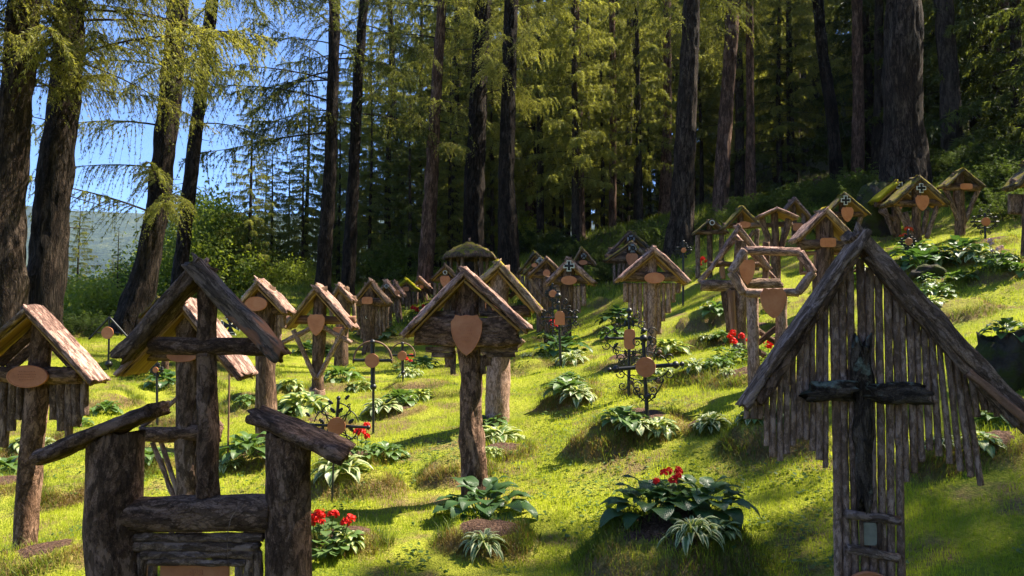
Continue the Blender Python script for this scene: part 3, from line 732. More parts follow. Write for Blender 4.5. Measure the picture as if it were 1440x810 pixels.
# --- 14 centre
m = Marker(665, 694, 5.8, 'central marker with a big shield plate on a wide dark beam under pinkish bark roof', yaw=0)
m.post(658, 393, 17.5, 665, 'bark_dark', 0, 16.5, rough=.45)
m.roof((566, 469), (656, 377), (747, 459), 10, 'bark_pink', 'bark_pink', 13, depth=.3, front=-.2)
m.log('beam', 587, 466, 728, 466, 20, -.085, 'bark_dark', rb=9, e=.5, rough=.45)
m.plate('shield', 658, 471, 43, 56, -.165)
for a in ((600, 491, 640, 491, 4), (608, 499, 637, 499, 3.5), (676, 490, 728, 490, 5), (684, 499, 724, 498, 4), (612, 441, 640, 441, 4), (676, 441, 712, 441, 4), (607, 447, 642, 447, 4)): m.log('under_board', *a, -.04, 'bark_grey', rb=3, e=.4, rough=.25)
for a in ((630, 500, 630, 516, 4), (637, 494, 637, 526, 4), (679, 500, 680, 526, 4), (687, 496, 687, 514, 4), (629, 412, 629, 440, 4), (638, 406, 638, 440, 4), (678, 406, 678, 440, 4), (688, 412, 688, 440, 4)): m.log('side_board', *a, .0, 'bark_grey', rb=3, e=.4, rough=.25)
# --- 15
m = Marker(698, 587, 8.0, 'marker just behind the central one, smooth pale post, yellow lichen on its right roof', yaw=0)
m.post(703, 375, 17, 698, 'bark_stick', 0, 13); m.roof((670, 396), (703, 366), (765, 436), 9, 'bark_lichen', 'bark_lichen', 11, depth=.4, front=-.2)
m.log('beam', 640, 438, 746, 438, 8, -.0, 'bark_brown'); m.plate('oval', 693, 430, 24, 13, -.15)
for a in ((716, 392, 734, 404), (734, 404, 716, 418), (690, 392, 676, 404)): m.log('strut', *a, 3.5, 0, 'bark_brown')
m.log('bracket', 712, 500, 735, 478, 5, 0, 'bark_stick'); m.log('bracket', 684, 500, 668, 478, 5, 0, 'bark_stick')
# --- 16 cluster
small(753, 470, 19.5, 'farthest of the overlapping trio beside the thick trunk, its roof edge mossy', ((727, 383), (752, 353), (778, 378)), 'bark_moss', None, None, None, r=6, sticks=(735, 768, 7, 388, [(735, 420), (768, 420)]))
small(760, 469, 17.6, 'middle of the overlapping trio beside the thick trunk, with a white-edged cross and round plate', ((734, 385), (760, 360), (786, 384)), 'bark_moss', None, ('oval', 751, 374, 8, 6), ('cross', 759, 368, 9), r=6, sticks=(740, 782, 8, 390, [(740, 425), (782, 425)]))
small(771, 470, 16, 'nearest of the overlapping trio beside the thick trunk, grey roof and round plate', ((740, 389), (769, 361), (794, 386)), 'bark_grey', None, ('oval', 768, 385, 10, 10), None, r=6, vs=((745, 390, 765, 420), (790, 390, 774, 420)), sticks=(748, 790, 8, 392, [(748, 430), (790, 430)]))
# --- 17
m = Marker(797, 480, 14.7, 'marker with white-edged cross above an oval plate, pink roof, left of the grassy bank', yaw=0)
m.post(799, 372, 8, 795, 'bark_brown', 0, 9); m.roof((765, 398), (800, 361), (838, 397), 6, 'bark_pink', 'bark_pink', 7, depth=.42)
m.log('beam', 767, 394, 831, 394, 6, -.05, 'bark_brown'); m.plate('oval', 799, 395, 22, 12.5, -.18); m.emblem('cross', 799, 375, 15, -.2)
m.sticks([(779, 402, 434), (786, 402, 450), (808, 402, 452), (814, 402, 440), (821, 402, 430)], 3.2, 0)
small(819, 408, 20, 'thin-roofed marker with an oval plate standing on the bank below the hedge', ((803, 371), (817, 347), (839, 372)), 'bark_lichen', None, ('oval', 819, 370, 12, 7), ('patee', 820, 361, 8), r=4, t=2.5)
# --- 19, 20
small(886, 425, 22, 'rear of the two stacked gables on the bank, high dark gable with yellow-edged right slope', ((852, 357), (886, 324), (913, 348)), 'bark_grey', 'bark_moss', None, ('patee', 886, 337, 12), r=9, sticks=(862, 905, 9, 358, [(862, 385), (905, 385)]))
small(888, 442, 19.5, 'front of the two stacked gables on the bank, with mossy roof and wide shield plate', ((848, 366), (888, 339), (906, 357)), 'bark_moss', 'bark_lichen', ('shield', 887, 367, 17, 20), ('patee', 888, 350, 13), r=8, sticks=(864, 904, 7, 362, [(864, 400), (904, 400)]))
# --- 21
m = Marker(913, 515, 10.4, 'marker with oval plate and pointed skirt of pale branches, behind the ball-tipped iron cross', yaw=0)
m.post(918, 355, 7, 915, 'bark_stick', 0, 8); m.roof((867, 391), (918, 347), (969, 395), 7, 'bark_pink', 'bark_pink', 8, depth=.4)
m.log('beam', 878, 389, 957, 390, 7, -.04, 'bark_brown', e=.7); m.plate('oval', 917, 392, 28, 15.5, -.17)
for a in ((886, 382, 910, 360), (898, 382, 912, 368), (928, 360, 950, 382), (926, 368, 940, 382), (906, 382, 914, 374)): m.log('gable_board', *a, 3, .0, 'bark_stick')
m.sticks([(880, 398, 425), (886.5, 398, 438), (893, 398, 446), (900, 398, 456), (907.5, 398, 465), (926, 398, 470), (933, 398, 452), (940, 398, 440), (947, 398, 425), (954, 398, 412)], 3.5, 0)
# --- 22
m = Marker(1040, 490, 9.5, 'open-gabled marker with tall shield plate and yellow inner rafter, behind the hexagon frame', yaw=0)
m.post(1042, 338, 9, 1040, 'bark_grey'); m.roof((992, 381), (1034, 318), (1078, 377), 5, 'bark_pink', 'bark_pink', 6, depth=.14, front=-.2, lining=False)
m.log('rafter', 986, 396, 1038, 334, 4, .12, 'bark_lichen'); m.log('rafter', 1038, 330, 1098, 396, 3.5, .12, 'bark_pink')
m.log('beam', 986, 401, 1098, 400, 8, -.0, 'bark_grey', rb=7); m.log('tie', 996, 372, 1068, 372, 4, 0, 'bark_brown')
m.plate('heart', 1045, 384, 22, 36, -.16); m.log('side_post', 1020, 400, 1028, 466, 6, 0.02, 'bark_brown'); m.log('side_post', 1027, 408, 1030, 470, 5, -.05, 'wood_bare')
m.log('stub', 1016, 374, 1017, 392, 3.5, 0, 'wood_bare'); m.log('back_post', 1081, 340, 1080, 424, 5, .1, 'bark_brown')
# --- 23 hexagon
m = Marker(1060, 530, 7.2, 'marker shaped as a hexagon of thin logs on two legs, shield plate hanging below', cat='grave marker', group=None)
hx = [(1025, 383), (1045, 353), (1121, 355), (1140, 384), (1119, 412), (1045, 412)]
for i in range(6):
    a, b = hx[i], hx[(i + 1) % 6]; m.log('frame_log', *a, *b, 6.3, -.06 + .004 * (i % 2), 'bark_pink' if i in (1, 2) else 'bark_stick', rough=.2, ragged=.1)
m.post(1058, 416, 8, 1060, 'bark_stick', name='leg'); m.post(1098, 416, 8, 1096, 'bark_stick', name='leg')
m.plate('shield', 1082, 427, 36, 42, -.1)
m.log('brace', 1066, 484, 1094, 462, 4, .05, 'bark_brown'); m.log('brace', 1066, 462, 1096, 482, 4, .1, 'bark_brown'); m.log('brace', 1064, 492, 1078, 500, 4, .05, 'bark_brown')
# --- 24
m = Marker(1157, 440, 11.5, 'marker with oblong plate on a stout red-brown post and two square side frames', yaw=0)
m.post(1159, 302, 13, 1157, 'trunk_red', 0, 12); m.roof((1113, 337), (1157, 293), (1198, 334), 6, 'bark_pink', 'bark_lichen', 7, depth=.4)
m.log('beam', 1122, 345, 1206, 346, 8, -.02, 'bark_brown', rough=.3); m.plate('rect', 1157, 343, 22, 13, -.19)
for u0, u1 in ((1126, 1148), (1170, 1194)):
    for a in ((u0, 356, u1, 356), (u0, 384, u1, 384), (u0 + 1, 356, u0 + 1, 384), (u1 - 1, 356, u1 - 1, 384)): m.log('side_frame', *a, 2.8, 0.01, 'wood_bare')
# --- 25
m = Marker(1092, 410, 13, 'marker with a flat wide-angled pale roof on splayed legs, above the hexagon frame', yaw=0)
m.roof((1064, 304), (1089, 292.5), (1118, 306), 4, 'bark_pink', 'bark_pink', 4.5, depth=.4); m.post(1089, 297, 5, 1092, 'bark_brown')
m.log('leg', 1070, 305, 1086, 352, 4.5, 0, 'bark_brown'); m.log('leg', 1110, 305, 1098, 352, 4.5, 0, 'bark_brown'); m.log('beam', 1058, 316, 1116, 315, 3.5, .05, 'bark_brown'); m.plate('heart', 1092, 354, 15, 12, -.12)
m.log('beam', 1060, 356, 1120, 356, 4, .0, 'bark_brown'); m.log('lower_post', 1091, 350, 1092, 408, 7, 0.02, 'bark_dark')
# --- 26..
small(1120, 395, 16.5, 'tall dark gabled marker with square plate between the flat-roofed and red-brown ones', ((1092, 306), (1115, 279), (1143, 311)), 'bark_grey', 'bark_pink', ('rect', 1117, 321, 14, 11), None, r=4, t=3, vs=((1130, 300, 1128, 370), (1100, 312, 1104, 360)), beam=316)
small(998, 395, 16, 'three-posted marker with a white ring emblem at the dark trunk foot', ((974, 328), (998, 308), (1022, 327)), 'bark_moss', 'bark_grey', None, ('ring', 998, 315, 7.5), r=4, t=3, vs=((981, 331, 981, 392), (1015, 331, 1014, 390)), beam=327, lining=False)
small(1041, 400, 14.5, 'marker with a tilted oval plate and mossy side rail behind the open-gabled one', ((1013, 322), (1041, 291), (1066, 316)), 'bark_moss', None, ('oval', 1042, 318, 19, 9), None, r=5, t=3.5, beam=318, vs=((1060, 325, 1040, 355), (1064, 322, 1064, 380)))
small(1091, 310, 24, 'tiny dark gable just above the hedge, left of the pointed dark gable', ((1078, 292), (1088, 278), (1099, 291)), 'bark_brown', None, None, r=3, t=3, lining=False)
small(1150, 295, 24, 'pointed dark gable standing alone above the hedge', ((1138, 273), (1149, 249), (1164, 269)), 'bark_brown', 'trunk_red', None, r=3, t=3.5, lining=False)
small(1187, 365, 14.5, 'marker with white-edged cross, shield plate and thin mossy roof behind the red-brown one', ((1160, 298), (1184, 273), (1219, 302)), 'bark_moss', None, ('shield', 1185, 304, 17, 21), ('cross', 1183, 284, 13), r=5, t=3, vs=((1168, 306, 1180, 350), (1210, 306, 1194, 350)), beam=302)
small(1262, 350, 15.6, 'marker under a thick bright yellow moss roof, left neighbour of the mossy shield-plate marker', ((1226, 282), (1257, 255), (1292, 280)), 'moss_yellow', 'bark_moss', ('shield', 1257, 291, 12, 16), ('cross', 1260, 265, 12), r=5, t=6, vs=((1242, 292, 1256, 330), (1236, 296, 1262, 312)), beam=288)
small(1290, 352, 14.5, 'shield-plate marker with a white-edged cross and wide mossy roof in front of the giant trunk', ((1246, 286), (1288, 248), (1331, 286)), 'bark_moss', None, ('shield', 1289, 288, 19, 22), ('cross', 1288, 267, 13), r=6, t=6, vs=((1258, 288, 1276, 322), (1276, 318, 1288, 348), (1318, 286, 1302, 335), (1303, 296, 1296, 330), (1272, 298, 1284, 330)), beam=286, depth=.5)
small(1350, 336, 14.5, 'slender marker with V-shaped legs and an oblong plate, right of the mossy pair', ((1323, 263), (1348, 239), (1379, 263)), 'bark_moss', None, ('rect', 1350, 265, 17, 8.5), None, r=7, t=3, vs=((1330, 268, 1347, 310), (1374, 268, 1356, 312)), beam=264, lining=False)
small(1410, 228, 24, 'farthest right marker above the hedge, with a pale right roof slope', ((1392, 206), (1407, 190), (1425, 207)), 'bark_brown', 'bark_pink', ('oval', 1406, 206, 8, 5), None, r=3, t=3)
m = small(1442, 350, 11, 'marker cut by the right picture edge under a drooping yellow mossy roof', ((1417, 263), (1452, 226), (1490, 262)), 'bark_moss', None, ('shield', 1452, 262, 20, 24), None, r=8, t=7, beam=258)
mb = MB(); mb.add(*sweep([m.L(1440, 272, .1), m.L(1440, 300, .1)], 16 * m.px, .03, .3, 16, .1, .05, up=(0, 1, 0))); mb.build('backing_board', M['enamel_white'] if False else M['bark_grey'], m.root)
m = Marker(1385, 228, 23, 'plain small wooden cross beside the farthest right marker', name='wooden_cross', cat='wooden cross', group=None)
m.log('upright', 1385, 201, 1385, 232, 2.2, 0, 'bark_stick'); m.log('crossbar', 1374, 213, 1397, 211, 2.2, -.03, 'bark_stick')
for uu, vv, yy, ll in ((1196, 270, 26, 'small round log-end marker peeping over the hedge left of the giant trunk'),):
    m = Marker(uu, 262, yy, ll, name='log_marker', cat='grave marker', group=None)
    m.log('post', 1191, 262, 1191, 246, 5, 0, 'bark_stick')

# ------------------------------------------------------------------ wrought iron crosses
def spiral(c, r, a0, turns, n=22, k=.12):
    t = np.linspace(0, 1, n); rr = r * (1 - t * (1 - k)); a = a0 + turns * 2 * PI * t
    return np.stack([c[0] + rr * np.cos(a), np.zeros(n), c[1] + rr * np.sin(a)], -1)
class Iron(Marker):
    def __init__(s, u, v, Y, label, yaw=0, group='wrought iron crosses'):
        super().__init__(u, v, Y, label, name='iron_cross', cat='iron cross', yaw=yaw, group=group)
    def bar(s, name, pts, r, mat='iron', flatk=None):
        mb = MB(); mb.add(*sweep(pts, r, flatk, n=8, rough=.03, seg=.012 if s.Y < 9 else .03)); return mb.build(name, M[mat], s.root)
    def bars(s, name, lists, r, mat='iron', extra=None):
        mb = MB()
        for p in lists: mb.add(*sweep(p, r, n=6, rough=.03, ns=len(p) - 1))
        if extra:
            for e in extra: mb.add(*e)
        return mb.build(name, M[mat], s.root)
def leafmesh(c, ang, L, W, y=0):
    o = []
    for t, w in ((0, .06), (.2, .8), (.33, .55), (.5, 1), (.66, .55), (.8, .7), (1, 0)): o.append((t * L, w * W / 2))
    o = o + [(x, -z) for x, z in o[-2::-1]]
    o = np.array(o); c_, s_ = math.cos(ang), math.sin(ang)
    o = np.stack([o[:, 0] * c_ - o[:, 1] * s_ + c[0], o[:, 0] * s_ + o[:, 1] * c_ + c[1]], -1)
    V, Q, T, tc = prism(o, y - .004, y + .004, bev=.001); return V, Q, T, None
def ball(c, r, n=10):
    return sweep([np.array(c) - [0, 0, r * .98], np.array(c) - [0, 0, r * .6], np.array(c), np.array(c) + [0, 0, r * .6], np.array(c) + [0, 0, r * .98]], [r * .2, r * .8, r, r * .8, r * .2], n=n, rough=0, ns=8)
def quadscroll(m, cx, cz, R, rt, y=.0, leaves=False, k=1.0):
    """mirrored C scrolls in the four corners of a cross centre"""
    L_ = []; ex = []
    for sx in (1, -1):
        for sz in (1, -1):
            th = np.linspace(0, 1, 16)
            # a bow from arm to arm with a curl at each end
            a = np.linspace(.12, PI / 2 - .12, 16)
            bow = np.stack([cx + sx * R * (1 - .45 * np.sin(a)) * np.cos(a) * 1.0, np.full(16, y), cz + sz * R * (1 - .45 * np.sin(a * 1.0)) * np.sin(a)], -1)
            L_.append(bow)
            for (px, pz, d) in ((cx + sx * R * .93, cz + sz * R * .3, 0), (cx + sx * R * .3, cz + sz * R * .93, 1)):
                sp = spiral((0, 0), R * .19, 0, 1.35); sp[:, 0] *= sx; sp[:, 2] *= sz
                if d: sp = sp[:, [2, 1, 0]] if sx * sz > 0 else np.stack([sp[:, 2] * sx * sz, sp[:, 1], sp[:, 0] * sx * sz], -1)
                L_.append(sp + [px, y, pz])
            sp = spiral((cx + sx * R * .52, cz + sz * R * .52), R * .2, PI / 4, 1.3 * sx * sz); sp[:, 1] = y; L_.append(sp)
            if leaves:
                for aa in (.35, 1.2):
                    ex.append(leafmesh((cx + sx * R * .5 * math.cos(aa), cz + sz * R * .5 * math.sin(aa)), math.atan2(sz * math.sin(aa + .5), sx * math.cos(aa + .5)), R * .3, R * .16, y))
    return L_, ex

# ball-tipped cross
m = Iron(911, 637, 6.6, 'black iron cross with ball-tipped arms and round plate rising behind the large dark hosta'); px = m.px
A = lambda u, v, y=0: m.L(u, v, y)
bt = A(911, 600); bt[2] = -.12
m.bar('upright', [bt, A(909, 560), A(907, 530), A(905, 478)], 2.8 * px); m.bar('crossbar', [A(868, 519), A(907, 516), A(948, 513)], 2.9 * px)
for (u, v, r) in ((905, 476, 6), (905, 465, 4), (866, 519, 5.5), (857, 520, 3.6), (950, 513, 5.5), (959, 512, 3.8), (911, 557, 5)):
    mb = MB(); mb.add(*ball(A(u, v), r * px)); mb.build('ball_end', M['iron'], m.root)
c = A(907, 515); ls, ex = quadscroll(m, c[0], c[2], 36 * px, 1.1 * px); m.bars('scrollwork', ls, .8 * px)
low = []
for sx in (1, -1):
    o_ = A(910, 566); low.append(np.array([o_ + [sx * t * 24 * px, 0, (t ** 1.6) * 32 * px] for t in np.linspace(0, 1, 10)])); sp = spiral((o_[0] + sx * 9 * px, o_[2] + 8 * px), 6 * px, -PI / 2, -1.3 * sx); low.append(sp)
for q_ in low: m.bars('lower_scroll', [q_], .9 * px)
for (u, v) in ((927, 495), (888, 538), (926, 536)):
    mb = MB(); mb.add(*ball(A(u, v, -.01), 3.3 * px)); mb.build('rosette', M['iron_rust'], m.root)
m.plate('oval', 907, 516, 28, 28, -.025)
# scrolled cross with tall plate
m = Iron(884, 565, 8.0, 'lacy iron cross with an upright rounded plate, just left of the ball-tipped one'); px = m.px
bt = A(884, 560); bt[2] = -.12; m.bar('upright', [bt, A(885, 440)], 2.4 * px); m.bar('crossbar', [A(855, 476), A(912, 476)], 2 * px)
for (u, v, r) in ((885, 437, 4.5), (885, 447, 3.5), (853, 476, 4), (914, 476, 4)):
    mb = MB(); mb.add(*ball(A(u, v), r * px)); mb.build('ball_end', M['iron'], m.root)
c = A(885, 476); ls, ex = quadscroll(m, c[0], c[2], 34 * px, px, leaves=True); m.bars('scrollwork', ls, .75 * px, extra=ex)
ls = [np.array([c + [sx * 20 * px * math.sin(t), 0, -40 * px + 28 * px * (1 - math.cos(t)) - 0] for t in np.linspace(0, 1.5, 10)]) for sx in (1, -1)] + [spiral((c[0] + sx * 10 * px, c[2] - 66 * px), 7 * px, 0, 1.4 * sx) for sx in (1, -1)]
[m.bars('lower_scroll', [q_], .8 * px) for q_ in ls]; m.plate('rect', 885, 477, 16, 28, -.02)
# leaf cross
m = Iron(466, 722, 5.8, 'small iron cross with holly-like iron leaves, round plate and thin stem beside the shrine'); px = m.px
bt = A(466, 722); bt[2] = -.12; m.bar('stem', [bt, A(469, 650), A(473, 600)], 1.4 * px)
m.bar('upright', [A(472, 615), A(476, 562)], 2.3 * px); m.bar('crossbar', [A(432, 597), A(517, 601)], 2.1 * px)
c = A(473, 598); R = 31 * px; ls = []; ex = []
for k in range(4):
    a = k * PI / 2
    for sg in (1, -1):
        t = np.linspace(0, 1, 18); rr = R * (.2 + .8 * np.sin(t * PI * .5) ** .8)
        an = a + sg * (.15 + .75 * np.sin(t * PI)); p = np.stack([c[0] + rr * np.cos(an), np.full(18, -.004), c[2] + rr * np.sin(an)], -1); ls.append(p)
        ex.append(leafmesh((c[0] + R * .55 * math.cos(a + sg * .12), c[2] + R * .55 * math.sin(a + sg * .12)), a + sg * .75, R * .33, R * .2))
    d = a + PI / 4; t = np.linspace(0, 1, 8); ls.append(np.stack([c[0] + R * (.35 + t * .65) * np.cos(d + t * .1), t * 0, c[2] + R * (.35 + t * .65) * np.sin(d + t * .1)], -1))
    ls.append(spiral((c[0] + R * 1.03 * math.cos(d + .2), c[2] + R * 1.03 * math.sin(d + .2)), R * .1, d, 1.2))
for (u, v, an) in ((461, 563, -.6), (485, 562, .8), (436, 586, 2.4)): q = A(u, v); ex.append(leafmesh((q[0], q[2]), an, 9 * px, 5.5 * px))
m.bars('scrollwork', ls, .85 * px, extra=ex); m.plate('oval', 474, 599, 25, 25, -.015)
for (u, v) in ((476, 560), (430, 597), (518, 601)):
    mb = MB(); mb.add(*ball(A(u, v), 3.2 * px)); mb.build('knob_end', M['iron'], m.root)
# arched crosses
for (u, v, Y, pr, lab) in ((525, 620, 8.2, 10, 'tall iron cross with a round plate under a thin arch, behind the leaf-scroll cross'), (566, 540, 11, 6.5, 'smaller arched iron cross with a small round plate, right of the taller arched one')):
    m = Iron(u, v, Y, lab); px = m.px; k = pr / 10; cu, cv = (524, 507) if pr == 10 else (566, 500)
    bt = A(u, v); bt[2] = -.12; m.bar('stem', [bt, A(cu + 1, cv + 40 * k)], 1.5 * px * (k + .2)); m.bar('upright', [A(cu + .5, cv + 40 * k), A(cu, cv - 26 * k)], 3.2 * k * px)
    a = np.linspace(-.15, PI + .15, 30); cc = A(cu, cv); m.bars('arch', [np.stack([cc[0] + 27 * k * px * np.cos(a), a * 0, cc[2] + 27 * k * px * np.sin(a)], -1)], 1.3 * px * (k + .1), 'iron_rust')
    m.bar('crossbar', [A(cu - 27 * k, cv - .5), A(cu + 27 * k, cv)], 2.2 * px * k)
    for (du, dv, r) in ((0, -26, 4), (1, 37, 5), (0, 30, 3.5)):
        mb = MB(); mb.add(*ball(A(cu + du * k, cv + dv * k), r * k * px)); mb.build('knob', M['iron'], m.root)
    m.plate('oval', cu, cv, pr * 2, pr * 2, -.03)
# arch-topped plate
m = Iron(789, 522, 11.5, 'iron cross with an arch-topped plate and dark ball finial above a dark hosta'); px = m.px
bt = A(789, 522); bt[2] = -.12; m.bar('upright', [bt, A(785, 415)], 1.8 * px)
for (u, v, r) in ((785, 416, 4.5), (785, 426, 3), (763, 447, 3), (810, 447, 3)):
    mb = MB(); mb.add(*ball(A(u, v), r * px)); mb.build('ball_end', M['iron'], m.root)
m.bar('crossbar', [A(763, 447), A(810, 447)], 1.6 * px); c = A(787, 447); ls, ex = quadscroll(m, c[0], c[2], 24 * px, px, leaves=True); m.bars('scrollwork', ls, .9 * px, extra=ex); m.plate('arch', 787, 447, 14, 20, -.02)
# plain ones
def plain(u, v, Y, cu, cv, top, arm, pr, lab, mat='iron', kind='oval'):
    m = Iron(u, v, Y, lab); px = m.px; bt = m.L(u, v); bt[2] = -.12
    m.bar('upright', [bt, m.L(cu, top)], 1.3 * px + .004); m.bar('crossbar', [m.L(cu - arm, cv), m.L(cu + arm, cv)], 1.1 * px + .004)
    c = m.L(cu, cv); ls, ex = quadscroll(m, c[0], c[2], arm * .8 * px, px); m.bars('scrollwork', ls, .7 * px + .002)
    m.plate(kind, cu, cv, pr * 2, pr * 2, -.02); return m
plain(778, 485, 14, 777, 413, 398, 11, 5.2, 'thin iron cross with small round plate just left behind the arch-plated iron cross')
plain(1277, 380, 12, 1277, 340, 322, 12, 5.3, 'thin iron cross with a small round plate below the mossy shield-plate marker')
plain(1386, 350, 12.5, 1385, 312, 300, 20, 6.3, 'thin iron cross with a reddish round plate right of the V-legged marker')
plain(960, 390, 14.5, 961, 352, 338, 12, 3.6, 'lacy iron cross with a tiny round plate against the dark trunk foot')
plain(222, 590, 8.6, 220, 520, 480, 10, 4, 'thin iron cross seen under the left eave of the front left shrine roof')
m = Iron(152, 527, 11, 'iron cross with slanting bar roof and round plate, between leftmost marker and shrine'); px = m.px
bt = m.L(152, 527); bt[2] = -.12; m.bar('upright', [bt, m.L(154, 446)], 1.4 * px); m.bar('roof_bar', [m.L(125, 477), m.L(154, 446)], 1.5 * px); m.bar('roof_bar', [m.L(154, 446), m.L(184, 479)], 1.5 * px); m.bar('crossbar', [m.L(136, 468), m.L(170, 468)], 1.1 * px)
m.plate('oval', 153, 468, 17, 17, -.03); mb = MB(); mb.add(*ball(m.L(153, 512), 5 * px)); mb.build('knob', M['iron'], m.root)
m = Iron(322, 570, 7.0, 'twisted iron rod topped by a large black and white flared cross, behind the shrine roof'); px = m.px
bt = m.L(322, 568); bt[2] = -.12; m.bar('rod', [bt, m.L(324, 445)], 1.4 * px, 'iron_rust'); m.emblem('patee', 325, 458, 31, -.02); m.bar('crossbar', [m.L(300, 458), m.L(350, 458)], 1.0 * px)
EXPOSURE = 1.85
# ------------------------------------------------------------------ ground sheet
def _axis(fine0, fine1, step, far):
    a = list(np.arange(fine0, fine1, step)); k = step
    x = fine1
    while x < far: a.append(x); k *= 1.13; x += k
    k = step; x = fine0 - step
    while x > -far: a.insert(0, x); k *= 1.13; x -= k
    return np.array(a)
xs = _axis(-11, 11, .06, 3000)
ys = [-3000.]; 
while ys[-1] < -4: ys.append(ys[-1] * .86)
ys += list(np.arange(-4, 2, .12)); y = 2.
while y < 3000: ys.append(y); y += max(.035, y * .0085) if y < 40 else y * .05
ys = np.array(ys)
X, Y_ = np.meshgrid(xs, ys); Xf = X.ravel(); Yf = Y_.ravel()
mh, so, dr = mounds(Xf, Yf)
Zf = ground0(Xf, Yf) + micro(Xf, Yf) * (np.hypot(Xf, Yf) < 60) + mh
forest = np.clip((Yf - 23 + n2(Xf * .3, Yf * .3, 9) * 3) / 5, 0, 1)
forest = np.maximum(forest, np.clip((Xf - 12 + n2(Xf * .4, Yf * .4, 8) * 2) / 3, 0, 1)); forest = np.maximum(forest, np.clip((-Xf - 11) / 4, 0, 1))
g = MB(); ny, nx = X.shape; idx = np.arange(nx * ny).reshape(ny, nx)
g.add(np.stack([Xf, Yf, Zf], -1), np.stack([idx[:-1, :-1], idx[:-1, 1:], idx[1:, 1:], idx[1:, :-1]], -1).reshape(-1, 4))
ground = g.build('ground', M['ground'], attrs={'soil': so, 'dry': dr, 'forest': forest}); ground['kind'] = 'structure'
# distant hills across the valley
hx_ = np.linspace(-2600, 1400, 170); hy_ = np.linspace(900, 2600, 60); HX, HY = np.meshgrid(hx_, hy_)
rg_ = n2(HX / 420, HY / 420, 21) * 70 + n2(HX / 130, HY / 130, 22) * 28 + n2(HX / 40, HY / 40, 23) * 8
HZ = -60 + 330 * np.clip((HY - 900) / 800, 0, 1) ** .8 * np.clip(1 - (HY - 1750) / 1600, .3, 1) * (1 - .12 * np.tanh((HX + 900) / 500)) + rg_ * np.clip((HY - 900) / 300, 0, 1)
g = MB(); ny, nx = HX.shape; idx = np.arange(nx * ny).reshape(ny, nx)
g.add(np.stack([HX.ravel(), HY.ravel(), HZ.ravel()], -1), np.stack([idx[:-1, :-1], idx[:-1, 1:], idx[1:, 1:], idx[1:, :-1]], -1).reshape(-1, 4))
hl = g.build('hills', M['hill']); hl['kind'] = 'structure'
# ------------------------------------------------------------------ branches, trunks, trees
def rot_from(axis_x, roll=0):
    """matrices whose x axis follows axis_x (N,3), z kept upward"""
    x = axis_x / (np.linalg.norm(axis_x, axis=-1, keepdims=True) + 1e-9)
    up = np.array([0, 0, 1.]); y = np.cross(up, x); y /= np.linalg.norm(y, axis=-1, keepdims=True) + 1e-9
    z = np.cross(x, y); return np.stack([x, y, z], -1)
def tri_tubes(A, B, ra, rb):
    """many thin 3-sided spikes between points A and B"""
    d = B - A; d = d / (np.linalg.norm(d, axis=1, keepdims=True) + 1e-9)
    h = np.where(np.abs(d[:, 2:3]) > .9, np.array([[1., 0, 0]]), np.array([[0, 0, 1.]])); s = np.cross(d, h); s /= np.linalg.norm(s, axis=1, keepdims=True) + 1e-9; u = np.cross(s, d)
    P0 = []
    for P_, r in ((A, ra), (B, rb)):
        for k in range(3):
            a = k * 2 * PI / 3; P0.append(P_ + (s * math.cos(a) + u * math.sin(a)) * np.reshape(r, (-1, 1)))
    V = np.stack(P0, 1); n = len(A); base = np.arange(n)[:, None] * 6
    Q = np.concatenate([base + np.array([[k, (k + 1) % 3, 3 + (k + 1) % 3, 3 + k]]) for k in range(3)])
    return V.reshape(-1, 3), Q
